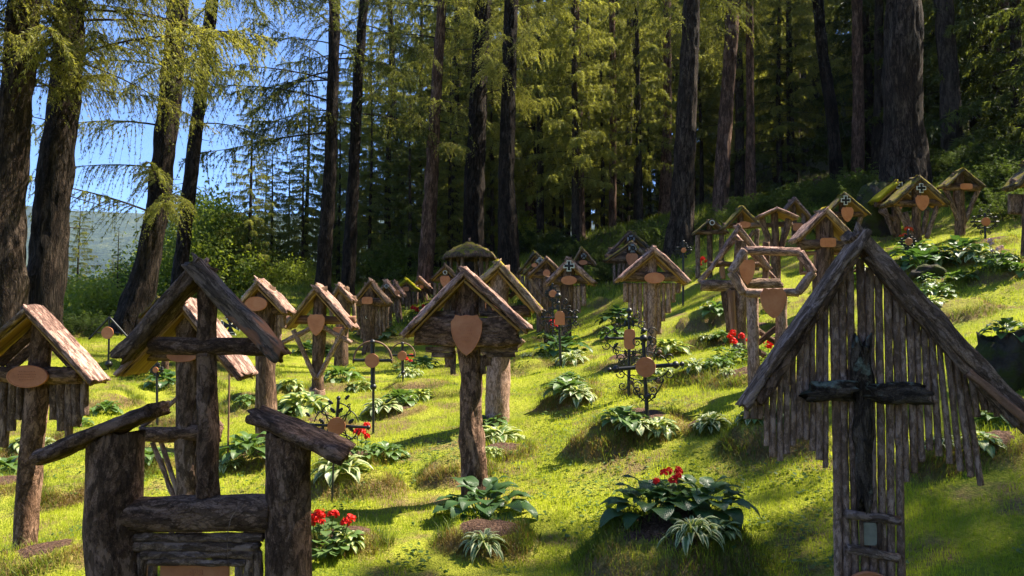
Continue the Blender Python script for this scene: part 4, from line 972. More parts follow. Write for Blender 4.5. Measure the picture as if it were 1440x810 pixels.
def make_branch(seed, L=3.0, nsub=36, nt=16, tl=.075, tw=.012, droop=.18, hang=.5, sub=.55, rise=.1, wr=.028, flat=False, per=2, bare=.12):
    """a limb with side twigs that hang down, needles in tufts; limb runs along +x"""
    r = RS(seed)
    ts = np.linspace(0, 1, 9)
    bend = r.uniform(-.12, .12) * L
    ax = lambda t: np.stack([t * L, bend * t ** 2, (rise * t - droop * t ** 2 + .06 * np.maximum(t - .7, 0) * 3) * L], -1)
    A = ax(ts[:-1]); B = ax(ts[1:]); wa = wr * (1 - ts[:-1] * .85); wb = wr * (1 - ts[1:] * .85)
    t = r.uniform(bare, 1, nsub) ** .85; t[-3:] = [.93, .96, .99]
    S = ax(t); side = np.where(r.rand(nsub) < .5, 1, -1) * r.uniform(.5, 1, nsub)
    fw = r.uniform(.2, .8, nsub)
    D = np.stack([fw, side, r.uniform(-.25, .12, nsub)], -1); D /= np.linalg.norm(D, axis=1)[:, None]
    ln = sub * L * .33 * r.uniform(.45, 1.1, nsub) * (1.15 - .65 * t)
    hg = hang * r.uniform(.3, 1.5, nsub)
    def sp(i_s): # i_s (nsub,k) param
        return S[:, None] + D[:, None] * (ln[:, None] * i_s)[..., None] * 1.0 + np.array([0, 0, -1.]) * (hg * ln)[:, None, None] * (i_s ** 1.7)[..., None] * 1.6
    k3 = np.linspace(0, 1, 5)[None].repeat(nsub, 0); pp = sp(k3)
    A2 = pp[:, :-1].reshape(-1, 3); B2 = pp[:, 1:].reshape(-1, 3)
    wt = np.tile(np.array([.006, .005, .004, .003]), nsub) * (wr / .028)
    Vw, Qw = tri_tubes(np.concatenate([A, A2]), np.concatenate([B, B2]), np.concatenate([wa, wt]), np.concatenate([wb, wt * .7]))
    u = np.sort(r.uniform(.08, 1, (nsub, nt)), 1); C = sp(u).reshape(-1, 3)
    C2 = sp(np.minimum(u + .06, 1.06)).reshape(-1, 3); T = C2 - C; T /= np.linalg.norm(T, axis=1)[:, None] + 1e-9
    vs = []
    for k in range(per):
        n = len(C); dr = r.normal(0, 1, (n, 3)); dr[:, 2] -= .25 if not flat else 0
        dr = dr / np.linalg.norm(dr, axis=1)[:, None]; dr = dr * .8 + T * .9; dr /= np.linalg.norm(dr, axis=1)[:, None]
        sd_ = np.cross(dr, r.normal(0, 1, (n, 3))); sd_ /= np.linalg.norm(sd_, axis=1)[:, None] + 1e-9
        l_ = tl * r.uniform(.6, 1.4, n)[:, None]; c0 = C + r.normal(0, tl * .12, (n, 3))
        vs.append(np.stack([c0 - sd_ * tw, c0 + sd_ * tw, c0 + dr * l_ + sd_ * tw * .3], 1))
    Vn = np.concatenate(vs).reshape(-1, 3)
    return Vn, Vw, Qw
def add_branches(mbn, mbw, variants, base, dirs, scale, rg):
    R = rot_from(dirs); vi = rg.randint(0, len(variants), len(base))
    for k, (Vn, Vw, Qw) in enumerate(variants):
        m = vi == k
        if not m.any(): continue
        Rk = R[m]; b = base[m]; s = scale[m]
        V = np.einsum('bij,nj->bni', Rk, Vn) * s[:, None, None] + b[:, None]
        mbn.add(V.reshape(-1, 3), None, np.arange(V.shape[0] * V.shape[1]).reshape(-1, 3))
        W = np.einsum('bij,nj->bni', Rk, Vw) * s[:, None, None] + b[:, None]; nw = len(Vw)
        mbw.add(W.reshape(-1, 3), (Qw[None] + (np.arange(len(b)) * nw)[:, None, None]).reshape(-1, 4))

LARCH = [make_branch(100 + i, 3.2, 70, 24, .06, .0085, droop=.16 + .08 * (i % 3), hang=.75, sub=.75, rise=.12) for i in range(7)]
SPRUCE = [make_branch(200 + i, 3.0, 50, 15, .1, .013, droop=.3 + .05 * (i % 3), hang=.6, sub=.62, rise=.12) for i in range(5)]
FARB = [make_branch(300 + i, 2.8, 34, 11, .19, .024, droop=.3 + .05 * (i % 3), hang=.65, sub=.7, rise=.1, wr=.03) for i in range(5)]
FARL = [make_branch(330 + i, 2.8, 42, 13, .17, .016, droop=.22 + .05 * (i % 3), hang=1.0, sub=.6, rise=.1, wr=.03) for i in range(5)]

def trunk_mesh(pts, rads, n=26, rough=.2, root=True, ns=None):
    V, Q, T, tc = sweep(pts, rads, n=n, rough=rough, seg=.14, ns=ns, freq=1.1, cap=True)
    return V, Q, T, tc
TREES = []
def hero(pts, wpx, Y, label, kind='larch', mat='trunk', z0=3.5, z1=15, nb=40, blen=1.0, up_v=None, nrm='needle_larch', seed=None, bias=None, lean_y=0, top=24, frame_extra=True, dead=8, name='larch_tree', cat='larch tree'):
    """pts: photo pixels (u, v) up the trunk; wpx width in px at each"""
    pw = np.array([P(u, v, Y) for u, v in pts]); rw = np.array(wpx) / 2 * Y / F * .9
    x0, y0 = pw[0, 0], Y; g0 = gz(x0, y0)
    b = np.array([x0 + (pw[0, 0] - pw[1, 0]) * .05, y0, g0 - .25]); P_ = [b]; Rr = [rw[0] * 1.35]
    if pw[0, 2] - g0 > .25: P_.append(np.array([x0, y0, g0 + .15])); Rr.append(rw[0] * 1.12)
    for q, r in zip(pw, rw):
        if q[2] > P_[-1][2] + .1: P_.append(q); Rr.append(r)
    d = P_[-1] - P_[-2]; d = d / d[2]
    t0 = P_[-1][2]; H = max(top, t0 + 4)
    for f in (.5, 1.0):
        z = t0 + (H - t0) * f; P_.append(P_[len(P_) - 1] + np.array([d[0] * .5, 0, 1]) * (z - P_[-1][2])); Rr.append(Rr[-1] * (.62 if f < 1 else .25))
    P_ = np.array(P_); Rr = np.array(Rr)
    loc = np.array([x0, y0, g0]); root = thing(name, label, cat, tuple(loc))
    mb = MB(); w_ = max(wpx); mb.add(*trunk_mesh(P_ - loc, Rr, n=56 if w_ > 28 else 26, ns=int(min(240, H / .09)) if w_ > 20 else 70)); mb.build('trunk', M[mat], root)
    rg = RS(seed or nseed()); zs = np.sort(g0 + z0 + (min(z1, H - 1 - g0) - z0) * rg.uniform(0, 1, nb) ** 1.0); cx = np.interp(zs, P_[:, 2], P_[:, 0]); cyy = np.interp(zs, P_[:, 2], P_[:, 1])
    az = rg.uniform(0, 2 * PI, nb)
    if bias is not None:
        k = rg.rand(nb) < .5; az[k] = math.radians(bias) + rg.normal(0, .6, k.sum())
    dirs = np.stack([np.cos(az), np.sin(az), rg.uniform(-.12, .2, nb)], -1)
    sc_ = blen * rg.uniform(.55, 1.1, nb) * np.clip(1.1 - (zs - g0) / (H - g0) * .6, .3, 1)
    mn, mw = MB(), MB(); add_branches(mn, mw, LARCH if kind == 'larch' else SPRUCE, np.stack([cx, cyy, zs], -1) - loc, dirs, sc_, rg)
    # dead snags
    if dead:
        zz = rg.uniform(g0 + 1.8, g0 + z0 + 4, dead); a = rg.uniform(0, 2 * PI, dead); A_ = np.stack([np.interp(zz, P_[:, 2], P_[:, 0]), np.interp(zz, P_[:, 2], P_[:, 1]), zz], -1) - loc
        l_ = rg.uniform(.15, .8, dead); B_ = A_ + np.stack([np.cos(a) * l_, np.sin(a) * l_, rg.uniform(-.35, .1, dead) * l_], -1)
        Vd, Qd = tri_tubes(A_, B_, np.full(dead, .016), np.full(dead, .004)); mw.add(Vd, Qd)
    if nb: mn.build('crown', M[nrm], root, smooth=False)
    mw.build('limbs', M['trunk_far'], root, smooth=False)
    TREES.append(root); return root

# background tree prototypes -----------------------------------------------
def proto_tree(name, seed, H, R, z0, nb, variants, needle, trunk_r, label, cat, shape=1.0, mat='trunk_far'):
    rg = RS(seed); root = thing(name, label, cat)
    xs_ = np.array([[0, 0, -.6], [rg.uniform(-.1, .1), 0, H * .3], [rg.uniform(-.15, .15), rg.uniform(-.1, .1), H * .65], [0, 0, H]])
    mb = MB(); mb.add(*sweep(xs_, [trunk_r * 1.15, trunk_r * .8, trunk_r * .5, .02], n=12, rough=.15, ns=30)); mb.build('trunk', M[mat], root)
    zs = z0 + (H - z0) * np.linspace(0, 1, nb) ** .9; az = np.arange(nb) * 2.399 + rg.uniform(-.4, .4, nb)
    f = (zs - z0) / (H - z0); s = R / 2.8 * ((1 - f) ** shape * .95 + .08) * rg.uniform(.7, 1.15, nb)
    dirs = np.stack([np.cos(az), np.sin(az), -.15 + .5 * f + rg.uniform(-.1, .1, nb)], -1)
    mn, mw = MB(), MB(); c = np.stack([np.interp(zs, xs_[:, 2], xs_[:, 0]), np.interp(zs, xs_[:, 2], xs_[:, 1]), zs], -1)
    add_branches(mn, mw, variants, c, dirs, s, rg)
    mn.build('crown', M[needle], root, smooth=False); mw.build('limbs', M['trunk_far'], root, smooth=False); return root
GL = 'spruces and larches of the forest behind the graves'
PS = [proto_tree('spruce_tree', 11, 19, 3.4, 1.2, 120, FARB, 'needle_spruce', .2, 'x', 'spruce tree', .8), proto_tree('spruce_tree', 12, 24, 3.0, 2.5, 130, FARB, 'needle_olive', .24, 'x', 'spruce tree', .7),
      proto_tree('spruce_tree', 13, 15, 2.7, .8, 105, FARB, 'needle_spruce', .15, 'x', 'spruce tree', 1.0)]
PL = [proto_tree('larch_tree', 14, 25, 3.2, 4.5, 120, FARL, 'needle_olive', .24, 'x', 'larch tree', .5), proto_tree('larch_tree', 15, 22, 2.8, 7, 100, FARL, 'needle_olive', .2, 'x', 'larch tree', .5)]
_used = set()
def place(p, x, y, s=1.0, label=None, group=GL, rz=None, dz=0):
    rz = RS(nseed()).uniform(0, 6.28) if rz is None else rz
    z = gz(x, y) - .15 + dz
    lab = label or ('dark spruce standing deep in the dense forest behind the graves' if p in PS else 'slender larch standing deep in the dense forest behind the graves')
    if id(p) not in _used:
        _used.add(id(p)); p.location = (x, y, z); p.rotation_euler = (0, 0, rz); p.scale = (s, s, s); p['label'] = lab
        if group: p['group'] = group
        return p
    r = copy_thing(p, (x, y, z), rz, s, lab, group)
    if not group and 'group' in r: del r['group']
    return r
def atpx(u, Y): return P(u, 400, Y)[0]
# ------------------------------------------------------------------ the trees of the photograph
hero([(10, 470), (8, 300), (22, 150), (36, 0)], [62, 52, 46, 44], 11.0, 'leftmost thick larch trunk at the picture edge behind the leftmost marker', mat='trunk_furrowed', z0=4.0, z1=9.5, nb=22, nrm='needle_gold', blen=.95, bias=-70, dead=14, top=22)
hero([(60, 450), (72, 300), (92, 120), (100, 0)], [56, 50, 44, 42], 12.5, 'second thick larch from the left, leaning slightly right beside the leftmost trunk', z0=3.9, z1=8.5, nb=34, nrm='needle_gold', blen=1.15, bias=-50, dead=14, top=22)
hero([(186, 465), (202, 395), (224, 280), (240, 130), (250, 0)], [66, 38, 34, 32, 30], 16, 'leaning dark larch with a flared foot behind the front left shrine', z0=2.4, z1=12, nb=34, bias=-100, dead=10, nrm='needle_larch')
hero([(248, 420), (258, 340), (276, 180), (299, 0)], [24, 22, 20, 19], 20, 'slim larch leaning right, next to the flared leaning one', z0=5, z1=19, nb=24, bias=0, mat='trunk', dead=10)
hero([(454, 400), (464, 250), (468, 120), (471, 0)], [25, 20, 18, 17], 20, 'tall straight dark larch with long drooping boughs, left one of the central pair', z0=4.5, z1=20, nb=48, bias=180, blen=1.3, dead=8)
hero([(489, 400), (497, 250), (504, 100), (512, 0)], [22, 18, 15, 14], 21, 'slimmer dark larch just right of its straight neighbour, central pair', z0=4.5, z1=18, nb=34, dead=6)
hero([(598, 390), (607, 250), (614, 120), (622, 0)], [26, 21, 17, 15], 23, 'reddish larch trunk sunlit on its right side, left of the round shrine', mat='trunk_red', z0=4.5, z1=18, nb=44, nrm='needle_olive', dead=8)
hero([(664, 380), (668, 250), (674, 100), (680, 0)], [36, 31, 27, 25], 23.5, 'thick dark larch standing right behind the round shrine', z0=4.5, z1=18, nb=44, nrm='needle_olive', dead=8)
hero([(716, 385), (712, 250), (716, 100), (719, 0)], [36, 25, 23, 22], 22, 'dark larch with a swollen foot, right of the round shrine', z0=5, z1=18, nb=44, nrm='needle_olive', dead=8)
hero([(955, 345), (960, 300), (966, 150), (973, 0)], [46, 37, 30, 27], 19.5, 'thick dark furrowed larch right of the stacked gables', mat='trunk_furrowed', z0=6, z1=20, nb=40, dead=8)
hero([(1012, 300), (1018, 200), (1026, 90), (1031, 0)], [26, 23, 21, 20], 24, 'brown larch trunk second to the right of the thick furrowed one', mat='trunk_red', z0=6, z1=20, nb=34, dead=6)
hero([(1056, 300), (1055, 150), (1054, 0)], [14, 12, 12], 25, 'thin reddish larch trunk catching sun, above the hexagon frame', mat='trunk_red', z0=6, z1=22, nb=26, nrm='needle_olive', dead=5)
hero([(1178, 262), (1170, 160), (1156, 70), (1150, 0)], [20, 18, 17, 17], 23, 'curved trunk leaning left, first left of the giant trunk', z0=6, z1=22, nb=34, nrm='needle_olive', dead=5)
hero([(1207, 262), (1207, 130), (1205, 0)], [20, 17, 16], 24, 'reddish trunk between the curved one and the giant trunk', mat='trunk_red', z0=7, z1=22, nb=30, nrm='needle_olive', dead=5)
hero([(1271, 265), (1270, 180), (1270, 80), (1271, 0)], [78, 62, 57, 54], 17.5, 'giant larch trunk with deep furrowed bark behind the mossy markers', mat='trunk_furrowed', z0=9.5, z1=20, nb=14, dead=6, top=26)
hero([(1341, 225), (1335, 110), (1326, 0)], [34, 28, 26], 22, 'shaded grey trunk right of the giant trunk above the hedge', mat='trunk_far', z0=6, z1=21, nb=36, nrm='needle_olive', bias=-60, dead=4)
# slender trunks
for (u0, v0, u1, w_, Y, lab) in ((745, 352, 738, 12, 30, 'thin trunk close behind the swollen-footed larch'), (815, 330, 808, 14, 28, 'thin straight trunk above the oval-plate markers left of centre right'), (861, 322, 860, 10, 29, 'thin trunk above the left end of the hedge'),
    (880, 322, 886, 9, 33, 'very thin trunk above the stacked gables'), (896, 322, 893, 10, 31, 'thin reddish trunk just right above the stacked gables'), (935, 320, 938, 13, 30, 'thin trunk immediately left of the thick furrowed larch'),
    (1040, 290, 1036, 13, 29, 'thin dim trunk left of the sun-catching reddish one'), (1090, 270, 1095, 10, 33, 'thin trunk in the gap above the flat-roofed marker'), (1118, 262, 1121, 9, 35, 'faint thin trunk left of the curved one'),
    (560, 385, 548, 9, 30, 'thin spruce-like trunk between the central pair and the reddish larch'), (640, 380, 645, 9, 32, 'thin trunk between the reddish larch and the thick one behind the shrine'), (1232, 250, 1236, 13, 27, 'dim thin trunk half hidden by the left side of the giant trunk'), (1415, 190, 1402, 30, 26, 'broad shadowed trunk near the top right corner')):
    hero([(u0, v0), ((u0 + u1) / 2 + 2, v0 / 2), (u1, 0)], [w_ * 1.25, w_ * 1.05, w_], Y, lab, mat='trunk_red' if int(u0) % 2 else 'trunk_far', z0=6, z1=23, nb=22, nrm='needle_olive', dead=6, name='slender_tree', cat='tree')
# broadleaf bushes in the sun beyond the lip
def leafy(name, seed, R, H, n, tri, mat, label):
    rg = RS(seed); root = thing(name, label, 'bush')
    th = rg.uniform(0, 2 * PI, 40); A_ = np.zeros((40, 3)); A_[:, 2] = rg.uniform(0, H * .3, 40); ph = rg.uniform(.2, 1.2, 40)
    B_ = A_ + np.stack([np.cos(th) * np.cos(ph) * R * .8, np.sin(th) * np.cos(ph) * R * .8, np.sin(ph) * H * .6], -1)
    Vd, Qd = tri_tubes(A_, B_, np.full(40, .03 * R), np.full(40, .006 * R)); w_ = MB(); w_.add(Vd, Qd); w_.build('stems', M['trunk_far'], root)
    ncl = 46; a = rg.uniform(0, 2 * PI, ncl); c_ = rg.uniform(-.1, 1, ncl); rr = np.sqrt(np.clip(1 - c_ ** 2, 0, 1)) * rg.uniform(.5, 1.05, ncl)
    cc = np.stack([np.cos(a) * rr * R, np.sin(a) * rr * R, H * .35 + c_ * H * .62 * rg.uniform(.7, 1.1, ncl)], -1)
    k = rg.randint(0, ncl, n); C = cc[k] + rg.normal(0, .17 * R, (n, 3)); C[:, 2] = np.maximum(C[:, 2], .05)
    d = rg.normal(0, 1, (n, 3)); d /= np.linalg.norm(d, axis=1)[:, None]; s = np.cross(d, rg.normal(0, 1, (n, 3))); s /= np.linalg.norm(s, axis=1)[:, None]
    l = tri * rg.uniform(.6, 1.3, (n, 1)); V = np.stack([C - d * l, C + s * l * .5, C + d * l, C - s * l * .5], 1).reshape(-1, 3)
    mb = MB(); mb.add(V, np.arange(n * 4).reshape(-1, 4)); mb.build('leaves', M[mat], root, smooth=False); return root
BUSH = [leafy('leafy_bush', 31, 1.9, 4.6, 20000, .06, 'leaf_bright', 'x'), leafy('leafy_bush', 32, 1.2, 1.6, 7000, .05, 'leaf_bright', 'x')]
# sunny trees at the forest edge, left of centre
for (u, Y, p, s, lab) in ((545, 27, PS[1], .58, 'conical spruce with star-like boughs between the central larch pair and the reddish larch'), (405, 30, PL[0], .36, 'pale olive tree on the left of the central larch pair, below the sky'), (430, 26, PS[1], .42, 'low spreading spruce left of the central larch pair'),
    (365, 34, PL[1], .38, 'olive conifer at the edge of the open sky, left of centre'), (590, 31, PL[1], .8, 'tall sunlit conifer filling the gap behind the reddish larch'), (325, 48, PL[1], .55, 'thin distant larch standing alone against the sky'), (500, 33, PS[1], .7, 'sunlit spruce behind the central larch pair'),
    (165, 24, PS[2], .36, 'dark drooping young spruce between the second trunk and the leaning larch'), (262, 33, PL[1], .42, 'pale thin larch between the two leaning trunks'), (125, 38, PL[0], .4, 'far olive larch against the blue hill'), (325, 40, PS[1], .4, 'small far conifer below the open sky'), (210, 27, PS[1], .3, 'low conifer behind the flared foot of the leaning larch'),
    (350, 24, PL[0], .33, 'small feathery larch above the pale-streaked post'), (470, 30, PL[0], .48, 'pale larch filling the gap between the central larch pair'), (520, 36, PL[1], .8, 'hazy sunlit larch far behind the star-boughed spruce'), (575, 25.5, PS[2], .5, 'young olive spruce left of the reddish larch foot'), (380, 26, PL[0], .3, 'low olive larch left of centre under the open sky'),
    (690, 30, PL[0], .75, 'sunlit larch in the gap between the two thick central trunks'), (655, 34, PL[1], .9, 'tall thin larch behind the round shrine'), (760, 28, PL[0], .62, 'sunlit larch just right of the swollen-footed trunk'), (610, 38, PL[0], .9, 'far larch behind the reddish sunlit trunk'), (440, 38, PL[0], .42, 'far sunlit larch above the square-plate marker'),
    (640, 29, PS[1], .85, 'spruce with olive boughs behind the round shrine'), (145, 30, PS[2], .42, 'dark young spruce between the leftmost trunks and the flared leaning larch')):
    place(p, atpx(u, Y), Y, s, lab, None)
for (u, Y, k, s, lab) in ((110, 27, 3, .33, 'feathery larch sapling against the blue hill, left of the leaning trunk'), (158, 31, 4, .36, 'second feathery larch sapling against the blue hill, nearer the leaning trunk'), (286, 28, 3, .32, 'light green larch sapling right of the slim leaning larch'), (318, 32, 4, .4, 'light green larch sapling in the sun under the open sky gap'),
    (372, 29, 1, .36, 'bushy young conifer left of the central larch pair'), (425, 25, 1, .27, 'bushy young conifer behind the crossed-strut marker'), (475, 27, 3, .34, 'young larch between the feet of the central larch pair'), (520, 26, 1, .34, 'bushy young conifer right of the central larch pair'), (565, 28, 1, .4, 'bushy young conifer left of the reddish sunlit trunk'),
    (632, 27, 1, .36, 'bushy young conifer left of the round shrine'), (692, 28, 3, .36, 'young larch right of the round shrine'), (752, 30, 1, .4, 'bushy young conifer right of the swollen-footed larch'), (790, 31, 3, .45, 'young larch above the overlapping trio'), (848, 31, 1, .4, 'bushy young conifer above the left hedge end')):
    place((PS + PL)[k], atpx(u, Y), Y, s, lab, None)
for (u, Y, s, lab) in ((290, 26, 1.35, 'tall bright broadleaf bush between the slim leaning larch and the open sky'), (330, 31, 1.7, 'tall yellow-green broadleaf tree under the open sky'), (128, 29, 1.3, 'broadleaf bush against the hill, right of the second trunk'), (178, 33, 1.4, 'far broadleaf bush just left of the leaning trunk')):
    place(BUSH[0], atpx(u, Y), Y, s, lab, None)
# dense stands
rg = RS(77)
spots = []
for row, (Y, u0, u1, step) in enumerate(((28, 740, 1500, 75), (33, 720, 1520, 62), (39, 660, 1540, 56), (46, 600, 1540, 52), (54, 630, 1540, 48), (66, 640, 1540, 36), (80, 640, 1540, 30))):
    u = u0
    while u < u1:
        spots.append((u + rg.uniform(-18, 18), Y + rg.uniform(-2.5, 2.5), row)); u += step * rg.uniform(.8, 1.2)
for k in range(14):
    place([PL[0], PL[1], PS[1]][k % 3], atpx(415 + k * 17, 48 + (k * 7) % 9), 48 + (k * 7) % 9, .42 + .02 * k)
for i, (u, Y, row) in enumerate(spots):
    if Y < 30 and (900 < u < 1010 or 1240 < u < 1300): Y += 5
    p = [PL[1], PL[0], PS[1], PL[1], PL[0], PS[2], PL[0]][rg.randint(7)]
    if row < 3 and rg.rand() < .4: continue
    place(p, atpx(u, Y), Y, rg.uniform(.45, .7) if row < 2 else rg.uniform(.6, .95) if row == 2 else rg.uniform(.9, 1.2))
# shady spruces on the right
for (u, Y, s) in ((1380, 25, .9), (1440, 22, .9), (1500, 18, .8), (1330, 30, 1.0), (1460, 27, 1.1), (1230, 29, .9), (1100, 29, .8), (1300, 27, .8)):
    place(PS[0] if s != .8 else PS[2], atpx(u, Y), Y, s, 'dark shaded spruce on the right-hand slope above the hedge', 'shaded spruces on the upper right slope')
# trees out of the picture on the right and behind, whose shade falls on the foreground
SHADE = [(11.5, 6.3, 1.15, 3), (14.5, 4.0, 1.1, 1), (18.5, 8.0, 1.1, 3), (9, -2.5, 1.0, 1), (13, -4, 1.0, 0), (4, -6, 1.0, 1), (-4, -7, 1.0, 2), (-8, -4, 1, 1)]
for (x, y, s, k) in SHADE:
    place((PS + PL)[k], x, y, s, 'tall conifer beside the viewpoint outside the picture', 'conifers beside the viewpoint')

for (u, Y, k, s, lab) in ((300, 24, 0, 1.0, 'bright green sunlit bush right of the slim leaning larch'), (150, 25, 0, .95, 'bright bush between the second trunk and the flared leaning larch'), (340, 27, 0, 1.2, 'yellow-green bush below the gap of open sky'), (120, 19, 1, 1.1, 'low bush behind the bar-roofed iron cross'), (270, 24, 1, 1.2, 'low bright bush behind the foot of the slim leaning larch'),
    (215, 29, 0, 1.3, 'pale bush seen behind the flared leaning trunk'), (385, 26, 1, 1.2, 'green bush above the pale-streaked post'), (95, 30, 0, 1.3, 'far bright bush just right of the second trunk'), (735, 29, 1, 1.0, 'bright leafy bush in the gap right of the swollen-footed larch'), (420, 24, 1, .9, 'low bush left of the foot of the straight dark larch'), (555, 26, 1, 1, 'low bush behind the yellow mossy roof')):
    place(BUSH[k], atpx(u, Y), Y, s, lab, None, dz=.0)
# hedge of low evergreen shrubs on the right-hand bank
SB = [make_branch(400 + i, 1.0, 26, 12, .05, .009, droop=.25, hang=.25, sub=1.2, rise=.45, wr=.012, flat=True, bare=.1) for i in range(4)]
def shrub_proto(seed, R, nb):
    rg = RS(seed); root = thing('evergreen_shrub', 'x', 'shrub'); az = rg.uniform(0, 2 * PI, nb); el = rg.uniform(-.1, 1.1, nb)
    dirs = np.stack([np.cos(az) * np.cos(el), np.sin(az) * np.cos(el), np.sin(el)], -1); base = np.stack([rg.uniform(-.45, .45, nb) * R, rg.uniform(-.45, .45, nb) * R, rg.uniform(0, .35, nb) * R], -1)
    mn, mw = MB(), MB(); add_branches(mn, mw, SB, base, dirs, rg.uniform(.5, 1.0, nb) * R * .8, rg); mn.build('foliage', M['shrub'], root, smooth=False); mw.build('stems', M['trunk_far'], root, smooth=False); return root
SH = [shrub_proto(51, 1.1, 90), shrub_proto(52, 1.0, 80)]
hedge = [(840, 350, 24), (865, 338, 22.5), (905, 332, 24), (925, 322, 23), (780, 345, 26), (815, 352, 25), (1020, 300, 21), (1060, 298, 20), (1090, 296, 20), (1120, 290, 19.5), (1150, 285, 19), (1180, 272, 19), (1210, 270, 18.5), (1165, 262, 21), (1225, 285, 17.5),
         (1315, 258, 18.5), (1345, 248, 18), (1375, 240, 18), (1405, 235, 17.5), (1435, 228, 17), (1330, 240, 20), (1390, 222, 20), (1420, 255, 16), (1440, 250, 18.5), (1300, 275, 18.2), (985, 318, 22), (1110, 275, 22), (1140, 268, 23), (1200, 252, 22), (1360, 268, 16.5), (1400, 272, 15.8), (1425, 290, 14.6), (755, 352, 27), (890, 350, 21)]
for i, (u, v, Y) in enumerate(hedge):
    place(SH[i % 2], atpx(u, Y) if False else P(u, v, Y)[0], Y, (.62 + .3 * ((i * 7) % 5) / 5) * (1 if u > 1000 else 1.25), 'low evergreen shrub in the hedge along the bank below the forest', 'hedge shrubs on the bank')
for (u, Y, s, lab) in ((1228, 16.6, .8, 'moss-green bush pressed against the left foot of the giant trunk'), (110, 15, .55, 'dark low shrub behind the leftmost roof'), (140, 16.5, .6, 'dark shrub under the bar-roofed iron cross'), (100, 18, .8, 'dark shrub at the foot of the second trunk'), (290, 21, .7, 'small shrub behind the pale-streaked post'), (1165, 17, .7, 'shrub behind the thin mossy roof')):
    place(SH[0], atpx(u, Y), Y, s, lab, None)
# ------------------------------------------------------------------ grave planting
def leaf_blade(L, W, el0, curl, az, base, pet, seed, tw=.0, nt=8, ns=4, fold=.25, pointed=1.0, idn=0.):
    """arching ovate leaf on a stalk"""
    t = np.linspace(0, 1, nt + 1); e = el0 - curl * t
    dx = np.cos(e) * L / nt; dz = np.sin(e) * L / nt
    x = np.concatenate([[0], np.cumsum(dx[:-1])]); z = np.concatenate([[0], np.cumsum(dz[:-1])])
    s = np.linspace(-1, 1, ns * 2 + 1)
    w = W * .5 * np.sin(PI * np.clip(t, 0, 1) ** (.62 * pointed)) ** .85; w[0] = W * .04; w[-1] = 0
    nx = -np.sin(e); nz_ = np.cos(e)
    rg = RS(seed % 99991); wav = rg.uniform(-.1, .1) * W
    Xl = x[:, None] + (nx * 1)[:, None] * (np.abs(s)[None] * w[:, None] * fold) ; Zl = z[:, None] + nz_[:, None] * (np.abs(s)[None] * w[:, None] * fold + np.sin(t * 9 + seed)[:, None] * s[None] * w[:, None] * .12)
    Yl = s[None] * w[:, None] + wav * t[:, None] ** 2
    # stalk from base
    px_, pz_ = math.cos(el0 + .35) * pet, math.sin(el0 + .35) * pet
    V = np.stack([Xl + px_, Yl, Zl + pz_], -1).reshape(-1, 3)
    tc = np.stack([np.broadcast_to(s[None], Xl.shape), np.broadcast_to(t[:, None], Xl.shape), np.full(Xl.shape, idn)], -1).reshape(-1, 3)
    n = 2 * ns + 1; idx = np.arange((nt + 1) * n).reshape(nt + 1, n); Q = np.stack([idx[:-1, :-1], idx[1:, :-1], idx[1:, 1:], idx[:-1, 1:]], -1).reshape(-1, 4)
    sw = max(.0022, W * .03); k = len(V); sv = np.array([[0, -sw, 0], [0, sw, 0], [px_ * .5, sw, pz_ * .55], [px_ * .5, -sw, pz_ * .55], [px_, sw, pz_], [px_, -sw, pz_]])
    V = np.concatenate([V, sv]); tc = np.concatenate([tc, np.tile([0, 0, idn], (6, 1))]); Q = np.concatenate([Q, [[k, k + 1, k + 2, k + 3], [k + 3, k + 2, k + 4, k + 5]]])
    c, s_ = math.cos(az), math.sin(az); V = np.stack([V[:, 0] * c - V[:, 1] * s_, V[:, 0] * s_ + V[:, 1] * c, V[:, 2]], -1) + base
    return V, Q, None, tc
def hosta(seed, n, L, W, mat, spread=.05, pet=.1, curl=(1.0, 1.7), name='hosta', fold=.25):
    rg = RS(seed); root = thing(name, 'x', 'hosta plant'); mb = MB()
    for i in range(n):
        f = (i + .5) / n; az = i * 2.399 + rg.uniform(-.3, .3); el = 1.0 - .95 * f + rg.uniform(-.12, .12); l = L * rg.uniform(.75, 1.1) * (.75 + .3 * f)
        b = np.array([math.cos(az) * spread * f, math.sin(az) * spread * f, 0])
        mb.add(*leaf_blade(l, W * rg.uniform(.8, 1.1) * l / L, el, rg.uniform(*curl), az, b, pet * rg.uniform(.7, 1.2) * (1.2 - .4 * f), seed * 100 + i, idn=i + rg.rand(), fold=fold))
    mb.build('leaves', M[mat], root); return root
def flowerhead(c, r, n, rg, mb):
    d = rg.normal(0, 1, (n, 3)); d /= np.linalg.norm(d, axis=1)[:, None]; d[:, 2] = np.abs(d[:, 2]) * 1.0 - .35 * (rg.rand(n) < .4)
    C = c + d * r * rg.uniform(.6, 1, (n, 1)); s = np.cross(d, rg.normal(0, 1, (n, 3))); s /= np.linalg.norm(s, axis=1)[:, None]; u = np.cross(d, s); pr = r * .36
    vs = [C]
    for k in range(6):
        a = k * PI / 3; vs.append(C + (s * math.cos(a) + u * math.sin(a)) * pr + d * pr * .35)
    V = np.stack(vs, 1); m = len(C); T = np.concatenate([np.arange(m)[:, None] * 7 + np.array([[0, 1 + k, 1 + (k + 1) % 6]]) for k in range(6)]); mb.add(V.reshape(-1, 3), None, T)
